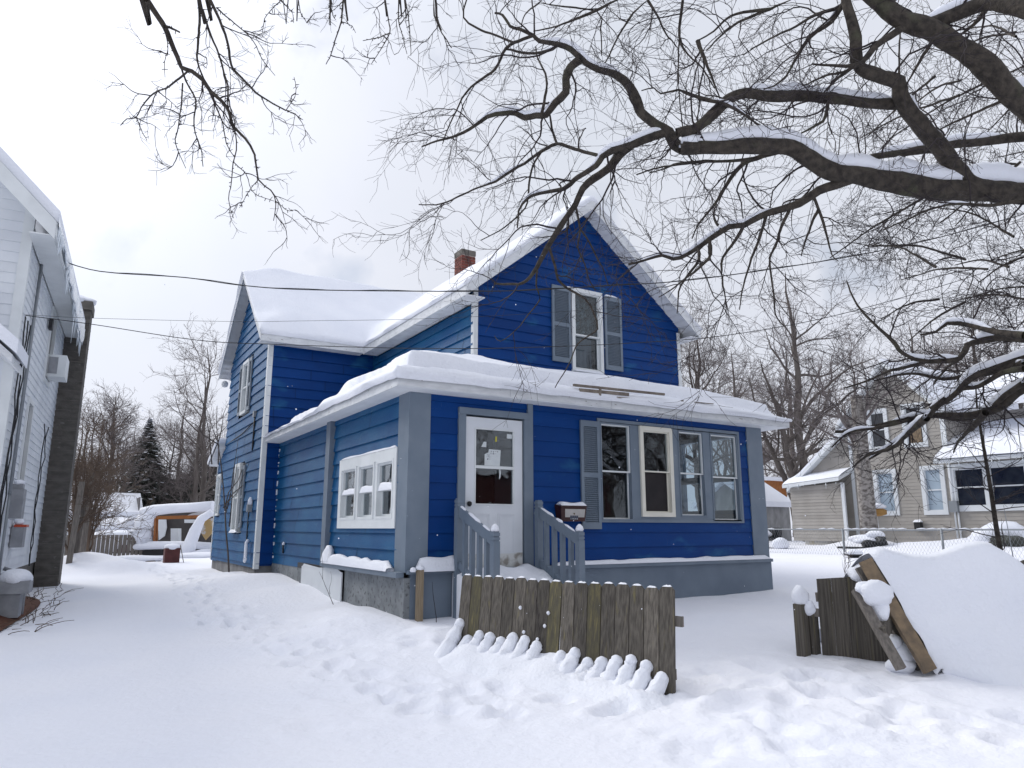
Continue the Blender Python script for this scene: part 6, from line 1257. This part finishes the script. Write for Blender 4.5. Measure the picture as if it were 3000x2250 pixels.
addl([J, (3250, 590)]+[c5(*q) for q in ((2212,1255),(2000,1235),(1800,1232),(1600,1218),(1400,1185),(1200,1150),(1000,1120),(870,1060),(780,1000),(700,955),(600,945),(400,950),(200,955),(0,965))]+[c4(*q) for q in ((2100,1012),(1960,1018))], 7.8, 7.6, 42, 18, .5, label='thickest limb, running level to the left under a ridge of snow')
addl([c4(*q) for q in ((1990,1015),(1925,985),(1880,900),(1800,850),(1700,765),(1680,720),(1620,600),(1530,520),(1400,470),(1290,400),(1220,340),(1130,300),(1000,280),(960,240),(870,200),(800,185),(750,110),(700,90))], 7.6, 8.4, 18, 3, 1.0)
addl([c4(*q) for q in ((1270,395),(1200,450),(1170,530),(1170,620),(1100,690),(1040,770),(970,780),(900,800),(840,770),(760,770),(650,795),(560,860),(440,920),(300,960),(200,1000))], 8.1, 8.9, 13, 2, 1.1)
addl([c4(*q) for q in ((960,240),(860,280),(770,330),(700,470),(580,560),(500,640),(440,760),(370,900),(340,980))], 8.2, 9.0, 5, 1.5, 1.0)
addl([c4(*q) for q in ((1130,305),(1060,345),(920,360),(780,335))], 8.2, 8.4, 5, 3, 1.0)
addl([c4(*q) for q in ((840,285),(700,235),(580,190),(485,120),(500,20),(520,-40))], 8.2, 8.6, 4, 2, 1.0)
addl([c4(*q) for q in ((1000,760),(1040,640),(1045,520),(990,400),(975,320))], 8.3, 8.5, 5, 2, 1.0)
addl([c4(*q) for q in ((1890,905),(1800,930),(1650,980),(1580,1010),(1500,1030),(1430,1070),(1390,1130),(1300,1190),(1240,1230),(1170,1290),(1000,1320),(920,1360),(860,1440),(850,1560))], 7.6, 8.9, 14, 2, 1.0)
addl([c4(*q) for q in ((1620,1000),(1550,1060),(1480,1150),(1380,1220),(1300,1290),(1250,1400),(1180,1500),(1110,1610))]+[c8(*q) for q in ((700,720),(590,840),(480,850),(380,840))], 7.8, 9.2, 14, 3, .9, snow=False)
addl([c4(*q) for q in ((1430,1085),(1300,1050),(1210,1020),(1120,990),(1020,1040),(900,1120),(780,1190),(700,1240),(580,1280),(440,1350),(330,1390),(180,1400))], 8.2, 9.4, 6, 1.5, 1.0)
addl([c4(*q) for q in ((1115,985),(1080,880),(1070,790),(1060,700))], 8.5, 8.6, 4, 2, .8)
addl([c4(*q) for q in ((1020,1040),(960,1140),(930,1250),(900,1420),(760,1550),(600,1640))], 8.6, 9.2, 3.5, 1.5, 1.0)
addl([c8(*q) for q in ((810,580),(850,720),(870,820),(930,880),(1060,960),(1120,1060),(1150,1180),(1010,1290),(930,1450),(830,1630))], 8.9, 9.3, 4, 1.3, .5, snow=False)
addl([c8(*q) for q in ((1010,230),(1030,420),(1010,560),(1060,690),(1080,800),(1130,900))], 8.8, 9.2, 3.5, 1.5, .7, snow=False)
addl([c8(*q) for q in ((1080,420),(1130,560),(1170,680),(1200,760),(1230,860))], 8.8, 9.2, 3, 1.5, .6, snow=False)
addl([c8(*q) for q in ((700,720),(690,860),(720,960),(640,1070),(540,1190),(430,1275),(380,1230))], 9.0, 9.4, 3, 1, .5, snow=False)
addl([c5(*q) for q in ((1390,675),(1200,668),(1000,640),(800,620),(560,625),(410,603),(300,640),(200,740),(100,830),(0,872))]+[c4(*q) for q in ((2060,880),(1940,905))], 7.7, 7.6, 17, 14, .9, label='second limb, curving over the gable to meet the thick one')
addl([c5(*q) for q in ((1950,1230),(1880,1200),(1750,1060),(1650,930),(1550,820),(1450,710),(1405,610),(1400,530),(1300,500),(1150,440),(1120,340),(1120,250),(1090,120),(1060,0),(1040,-120))], 7.7, 7.4, 30, 12, .8)
addl([J, (3300, 480)]+[c5(*q) for q in ((2350,800),(2212,680),(2100,580),(1950,420),(1750,280),(1600,190),(1430,130),(1330,60),(1230,-20),(1100,-120))], 7.8, 7.2, 44, 24, .8, label='thick limb slanting up to the left out of the top of the picture')
addl([c5(*q) for q in ((1560,165),(1700,120),(1850,65),(2000,25),(2212,60),(2400,110))], 7.3, 6.8, 16, 30, .8)
addl([c5(*q) for q in ((1490,235),(1380,270),(1250,330),(1160,420),(1000,430),(840,415))], 7.3, 7.4, 11, 3, 1.3)
addl([(3500, 560)]+[c5(*q) for q in ((2500,860),(2212,890),(2000,912),(1780,935),(1600,970),(1400,995),(1200,1030),(1000,1100))], 8.6, 9.0, 22, 8, 1.2)
addl([c5(*q) for q in ((1160,1215),(1000,1262),(880,1290),(760,1360),(600,1400),(500,1430),(400,1480),(300,1490),(200,1550))]+[c6(*q) for q in ((190,315),(80,300),(0,320),(-120,350))], 7.7, 8.6, 15, 3, 1.3, label='lower snow-dusted limb hanging in front of the right roof slope')
addl([c5(*q) for q in ((700,1000),(480,1045),(360,1100),(200,1330),(100,1450),(60,1548))], 7.7, 8.3, 9, 2, 1.4)
addl([c5(*q) for q in ((470,1045),(300,1055),(100,1055),(-120,1080),(-300,1130))], 7.8, 8.4, 6, 2, 1.2)
for pts in (((860,80),(800,180),(760,280),(725,330),(730,420),(740,520),(750,650),(800,720)), ((700,95),(640,250),(600,330),(560,480),(540,620)), ((575,165),(500,260),(440,330),(430,400),(440,480),(470,620)), ((310,280),(315,340),(240,430),(180,520),(170,640)),
            ((1040,20),(1050,100),(1060,200),(1080,300),(1110,330)), ((450,150),(380,60),(400,0)), ((960,20),(930,180),(900,300)), ((370,210),(380,300),(300,380),(200,450),(60,545))):
    addl([c6(*q) for q in pts], 8.0, 8.4, 5, 1.5, 1.2, snow=False)
for pts, r0 in ((((1640,270),(1540,400),(1450,540)), 6), (((1990,50),(1920,140),(1850,190),(1770,240)), 8), (((1040,30),(950,160),(820,250),(740,370),(650,520),(520,580)), 8), (((1000,20),(850,80),(700,180),(560,260),(440,320)), 5), (((700,0),(560,60),(400,130),(250,220),(150,330)), 6), (((520,-10),(330,60),(280,100),(200,200),(100,260)), 5),
                (((0,350),(100,420),(190,560),(240,650)), 6), (((0,600),(130,650),(240,665),(380,730),(530,830)), 7), (((950,700),(930,790),(860,820),(760,870)), 6), (((1110,450),(980,540),(900,620)), 6), (((1180,420),(1060,470),(900,500),(780,550)), 5), (((2100,700),(1960,720),(1800,780),(1660,840)), 5), (((2212,1300),(2000,1320),(1700,1330),(1500,1400),(1300,1500)), 6), (((1420,480),(1415,330),(1410,200)), 4)):
    addl([c5(*q) for q in pts], 7.5, 7.6, r0, 2, 1.6, snow=r0 > 5)
for pts, d, r0 in ((((1560,-10),(1480,20),(1320,100),(1200,150),(1050,200),(960,215)), 7.6, 6), (((1740,0),(1640,90),(1560,210),(1500,330),(1440,440)), 7.6, 5), (((1780,0),(1830,110),(1870,220),(1940,330)), 7.8, 5), (((2212,700),(2060,660),(1950,620),(1830,640),(1780,600),(1700,620)), 7.8, 5), (((1000,20),(1400,80),(1420,200),(1430,380)), 7.9, 3), (((1980,0),(1960,200),(1950,450),(1960,650),(1985,880)), 7.6, 3), (((280,-20),(290,110),(340,230),(400,330)), 8, 3), (((900,0),(880,160)), 8, 2.5), (((2212,1110),(2100,1105),(1950,1115),(1860,1150),(1760,1180)), 8, 5), (((2080,20),(2000,250),(2030,380),(2120,470),(2200,600)), 7.5, 5)):
    addl([c4(*q) for q in pts], d, d+.4, r0, 1.5, 1.3, snow=False)
# right-hand lower limbs, sweeping low beyond the yard
lo = []
JJ = (3650, 900)
for pts, r0, r1, d0, d1 in ((((2800,830),(2450,800),(2212,790),(2080,780),(1960,800),(1880,830),(1830,905),(1650,920),(1500,880),(1440,800),(1330,700),(1230,590),(1170,450)), 16, 2, 8.6, 10), (((2212,770),(2060,750),(1900,710),(1760,700),(1690,750),(1600,770)), 12, 3, 8.8, 9.6),
                            (((2900,700),(2500,850),(2212,905),(2050,960),(1900,1020),(1800,1120),(1700,1190),(1640,1260),(1500,1370),(1300,1500)), 20, 3, 8.8, 10.2), (((2212,965),(2100,985),(1950,1060),(1800,1100),(1660,1200)), 9, 4, 9, 9.8), (((2900,930),(2500,1000),(2212,1085),(2050,1200),(1900,1245),(1700,1240),(1500,1270),(1300,1310),(1100,1340)), 20, 4, 9, 10.6),
                            (((1650,920),(1500,960),(1400,990),(1280,1040),(1150,1080)), 6, 2, 9.6, 10.4), (((1840,900),(1760,960),(1680,1060)), 5, 2, 9.5, 10)):
    k = len(LM)+len(lo); q_ = [c6(*q) for q in pts]; p, r = limb(q_, d0, d1, r0, r1, 400+k); build_limb(BTR, p, r, seed=k); lo.append((p, r, 1.5))
for pts in (((2212,200),(2050,300),(1900,440),(1720,490),(1580,480),(1400,460),(1250,510),(1000,560),(800,600),(650,720)), ((1900,440),(1800,560),(1690,660),(1640,760)), ((1420,480),(1280,600),(1150,720),(950,780),(820,880)), ((2212,30),(2060,90),(1800,140),(1560,160),(1300,120),(1000,180))):
    k = len(LM)+len(lo); p, r = limb([cb(*q) for q in pts], 9.2, 10.8, 10, 2, 430+k); build_limb(BTR, p, r, seed=k); lo.append((p, r, 1.5))
twig_cloud(BTR, LM, 301, d1=2.2, L1=(.4, 1.6), k2=6, k3=4, trop=(0, 0, -.06), t3=.0024, L2=(.25, .85), L3=(.1, .36), z1=.2)
twig_cloud(BTR, lo, 302, d1=1.9, L1=(.4, 1.5), k2=6, k3=4, L2=(.25, .8), L3=(.1, .34), z1=.2, trop=(0, 0, -.05), t3=.0026)
# dense distant crown side of the same tree at the upper right
rg = np.random.RandomState(55); ex = []
for k in range(34):
    x, y = rg.uniform(2700, 3250), rg.uniform(60, 900); a = rg.uniform(2.4, 3.9); l = rg.uniform(120, 330); p, r = limb([(x, y), (x+math.cos(a)*l*.5, y-math.sin(a)*l*.45+15), (x+math.cos(a)*l, y-math.sin(a)*l*.8+60)], 9.5+rg.rand()*2, 9.8+rg.rand()*2, 4, 1.5, 600+k); ex.append((p, r, 1.2))
V_, F_ = zip(*[tubes(p[None], r[None], 5) for p, r, _ in ex]); fastmesh('branches', V_, F_, 'bark', BTR); twig_cloud(BTR, ex, 303, d1=4.0, L1=(.4, 1.1), k2=5, k3=4, t3=.0028)

# ------------------------------------------------------------------ second tree: its trunk stands behind the camera, boughs droop into the top left
T2 = empty('drooping_tree', (-4.0, -3.0, -.1), 'bare boughs with knobby twigs drooping into the top left of the sky', 'tree')
b = MB(); b.tube([(-4, -3, -.3), (-4, -3, 2), (-3.9, -2.9, 5), (-3.7, -2.6, 8), (-3.5, -2.3, 11)], [.42, .36, .30, .24, .14], 12); b.build('trunk', 'bark', T2)
L2 = []
for pts, r0, r1, d0, d1, back in ((((290,0),(360,110),(400,170),(440,250),(490,370),(510,430),(580,460),(650,520),(700,590),(800,690),(850,820),(930,900),(990,1000),(1010,1160),(1090,1230),(1120,1310),(1110,1430)), 12, 1.2, 5.2, 6.4, 1), (((400,170),(440,180),(500,210)), 8, 3, 5.3, 5.4, 0),
    (((505,420),(540,520),(600,640),(590,760),(600,860),(640,960),(650,1080)), 4.5, 1.5, 5.8, 6.2, 0), (((620,-20),(635,130),(620,280),(612,400),(660,520),(720,650),(780,800),(800,930),(850,1020)), 6, 1.4, 5.4, 6.3, 1), (((650,60),(700,230),(760,360),(790,480),(812,560),(815,690),(860,850),(870,970),(850,1050),(840,1180),(820,1290),(850,1410)), 5, 1.2, 5.5, 6.3, 0),
    (((690,-20),(760,130),(810,260),(830,390),(850,450),(930,530),(1000,610),(1070,650),(1190,715)), 7, 2.5, 5.5, 6.4, 1), (((1190,715),(1250,625),(1255,560),(1240,500)), 2, 1, 6.4, 6.5, 0), (((1190,715),(1250,740),(1300,780)), 2, 1, 6.4, 6.5, 0), (((740,50),(860,150),(980,260),(1040,390),(1120,490)), 3, 1, 5.6, 6.2, 0), (((550,465),(430,560),(330,610),(250,700),(220,765),(160,770),(115,810)), 5, 1.4, 5.9, 6.5, 0),
    (((220,765),(245,830),(290,905)), 2, 1, 6.5, 6.6, 0), (((520,540),(510,680),(480,850),(475,930),(540,1090)), 3.5, 1, 6, 6.4, 0), (((400,180),(420,310),(405,400),(410,500)), 2.5, 1, 5.5, 5.8, 0), (((850,1050),(930,1130),(970,1240),(1110,1305)), 2, 1, 6.3, 6.5, 0), (((1010,1165),(960,1230),(885,1345)), 2, 1, 6.4, 6.5, 0), (((1120,1300),(1200,1365),(1250,1360)), 1.6, 1, 6.4, 6.5, 0),
    (((1565,-30),(1550,140),(1510,250),(1485,350),(1455,415)), 4, 1.4, 6, 6.3, 1), (((1550,140),(1620,170),(1645,215)), 2, 1, 6.1, 6.2, 0), (((1830,-30),(1850,130),(1860,210),(1810,310),(1745,415)), 3.5, 1.3, 6, 6.3, 1), (((1860,215),(1780,245),(1690,265)), 2.5, 1.2, 6.1, 6.3, 0), (((1920,-30),(1920,120),(1940,200),(1970,350)), 3, 1.2, 6.2, 6.4, 1), (((1960,-30),(1990,200),(2000,360)), 3, 1.2, 6.3, 6.4, 1), (((2155,-20),(2165,110),(2200,200)), 3.5, 2, 6.4, 6.5, 1),
    (((1170,-10),(1100,60),(1050,120),(1035,215)), 2, 1, 6, 6.2, 1), (((1160,0),(1230,80),(1240,150)), 2, 1, 6, 6.2, 0), (((1270,-10),(1285,70),(1320,150)), 2, 1, 6, 6.2, 1), (((1480,-10),(1490,90),(1510,125)), 2.5, 1.2, 6, 6.2, 1)):
    k = len(L2); p, r = limb([c3(*q) for q in pts], d0, d1, r0*.66, r1*.8, 700+k, step=.05, wob=.006)
    # knobby spurs along the wood
    build_limb(T2, p, r, name='bough', snow=False, seed=k); L2.append((p, r, .8 if r0 < 3 else 1.0))
    if back:
        e = p[0]; mid_ = np.array([-1.2+.25*k*.2, 1.0, max(e[2]+.9, 6.2)]); tgt = np.array([-3.75, -2.65, 7.0+.12*k]); q = catmull(np.c_[np.array([tgt, mid_, e+(e-p[2])*.8, e]), np.zeros(4)], .2)[:, :3]; V, F = tubes(q[None], np.linspace(max(r[0]*2.2, .05), r[0], len(q))[None], 8); fastmesh('bough', [V], [F], 'bark', T2)
rg = np.random.RandomState(8); ps = []; tn = []
for p, r, w_ in L2:
    n = int(np.linalg.norm(np.diff(p, axis=0), axis=1).sum()*22); i = rg.randint(0, len(p)-1, n); ps.append(p[i]); tn.append(p[i+1]-p[i])
ps, tn = np.concatenate(ps), np.concatenate(tn); A, AR = spawn(rg, ps, tn, rg.uniform(.012, .035, len(ps)), np.full(len(ps), .0035), (50, 90), (0, 0, 0), .1, 3, .8); V, F = tubes(A, AR, 4); tag(fastmesh('spurs', [V], [F], 'twig', T2), kind='stuff')
twig_cloud(T2, L2, 304, d1=3.4, L1=(.14, .5), k2=3, k3=3, trop=(0, 0, -.04), t3=.0019, L2=(.08, .3), L3=(.05, .15), z1=.14)

# ------------------------------------------------------------------ overhead wires
def wire(pts, a, c, r, label, part_='wire'):
    a = np.array(a, float); c = np.array(c, float); nrm = np.array([-(c-a)[1], (c-a)[0]]); out = []
    for x, y in pts:
        d = P(x, y, 1)-CAM; t = ((a-CAM[:2])@nrm)/(d[:2]@nrm); out.append(CAM+d*t)
    q = catmull(np.c_[np.array(out), np.zeros(len(out))], .15)[:, :3]; b = MB(); b.tube(q, r, 6)
    if r > .008: s = np.arange(len(q))*.75; off = np.stack([.006*np.cos(s), .006*np.sin(s)*0, .008*np.sin(s)], 1); b.tube(q+off+[0, 0, .008], r*.6, 5)
    tag(b.build('overhead_wire', 'wire', None), label, 'wire', None)
A0 = wf(np.array([[-1.40, 13.4, 0]]))[0][:2]; A1 = wf(np.array([[-1.68, 12.6, 0]]))[0][:2]
wire([(120,757),(165,765),(203,772),(262,789),(340,800),(542,813),(700,835),(881,848),(1220,853),(1492,852),(1763,838),(2034,819),(2441,760),(2712,705),(3000,627),(3400,505)], A0, (16, 4), .0085, 'thick twisted service cable, topmost of the overhead wires')
wire([(75,924),(270,950),(583,997),(814,1009),(1126,1019),(1386,1021),(1496,1019),(1692,1013),(1848,1005),(2100,986),(2400,935),(2700,855),(3000,760),(3400,620)], A1, (16, 4.2), .006, 'thin cable crossing in front of the upstairs window, lowest of the overhead wires')
wire([(75,922),(270,932),(680,942),(890,940),(1168,936),(1450,925),(1690,910),(2100,880),(2500,825),(3000,712),(3400,600)], A1, (16, 4.4), .0028, 'faintest, thinnest wire strung between the other two')
# ------------------------------------------------------------------ falling flakes
rg = np.random.RandomState(4); b = MB()
for _ in range(150):
    c = P(rg.uniform(400, 2400), rg.uniform(700, 2000), rg.uniform(2.5, 9.5)); r_ = rg.uniform(.002, .004)
    if c[2] < gz(c[0], c[1])+.05: continue
    b.add([c+[r_,0,0], c+[0,r_,0], c-[r_,0,0], c-[0,r_,0], c+[0,0,r_], c-[0,0,r_]], [(0,1,4),(1,2,4),(2,3,4),(3,0,4),(1,0,5),(2,1,5),(3,2,5),(0,3,5)])
tag(b.build('snowflakes', 'snow', None), 'tiny snowflakes drifting through the air in front of the house', 'snowflakes', kind='stuff')
for o in bpy.data.objects:          # every remaining top-level thing carries its description
    if o.parent is None and o.type in ('MESH', 'EMPTY') and not o.get('kind') and not o.get('label'): print('UNLABELLED', o.name)
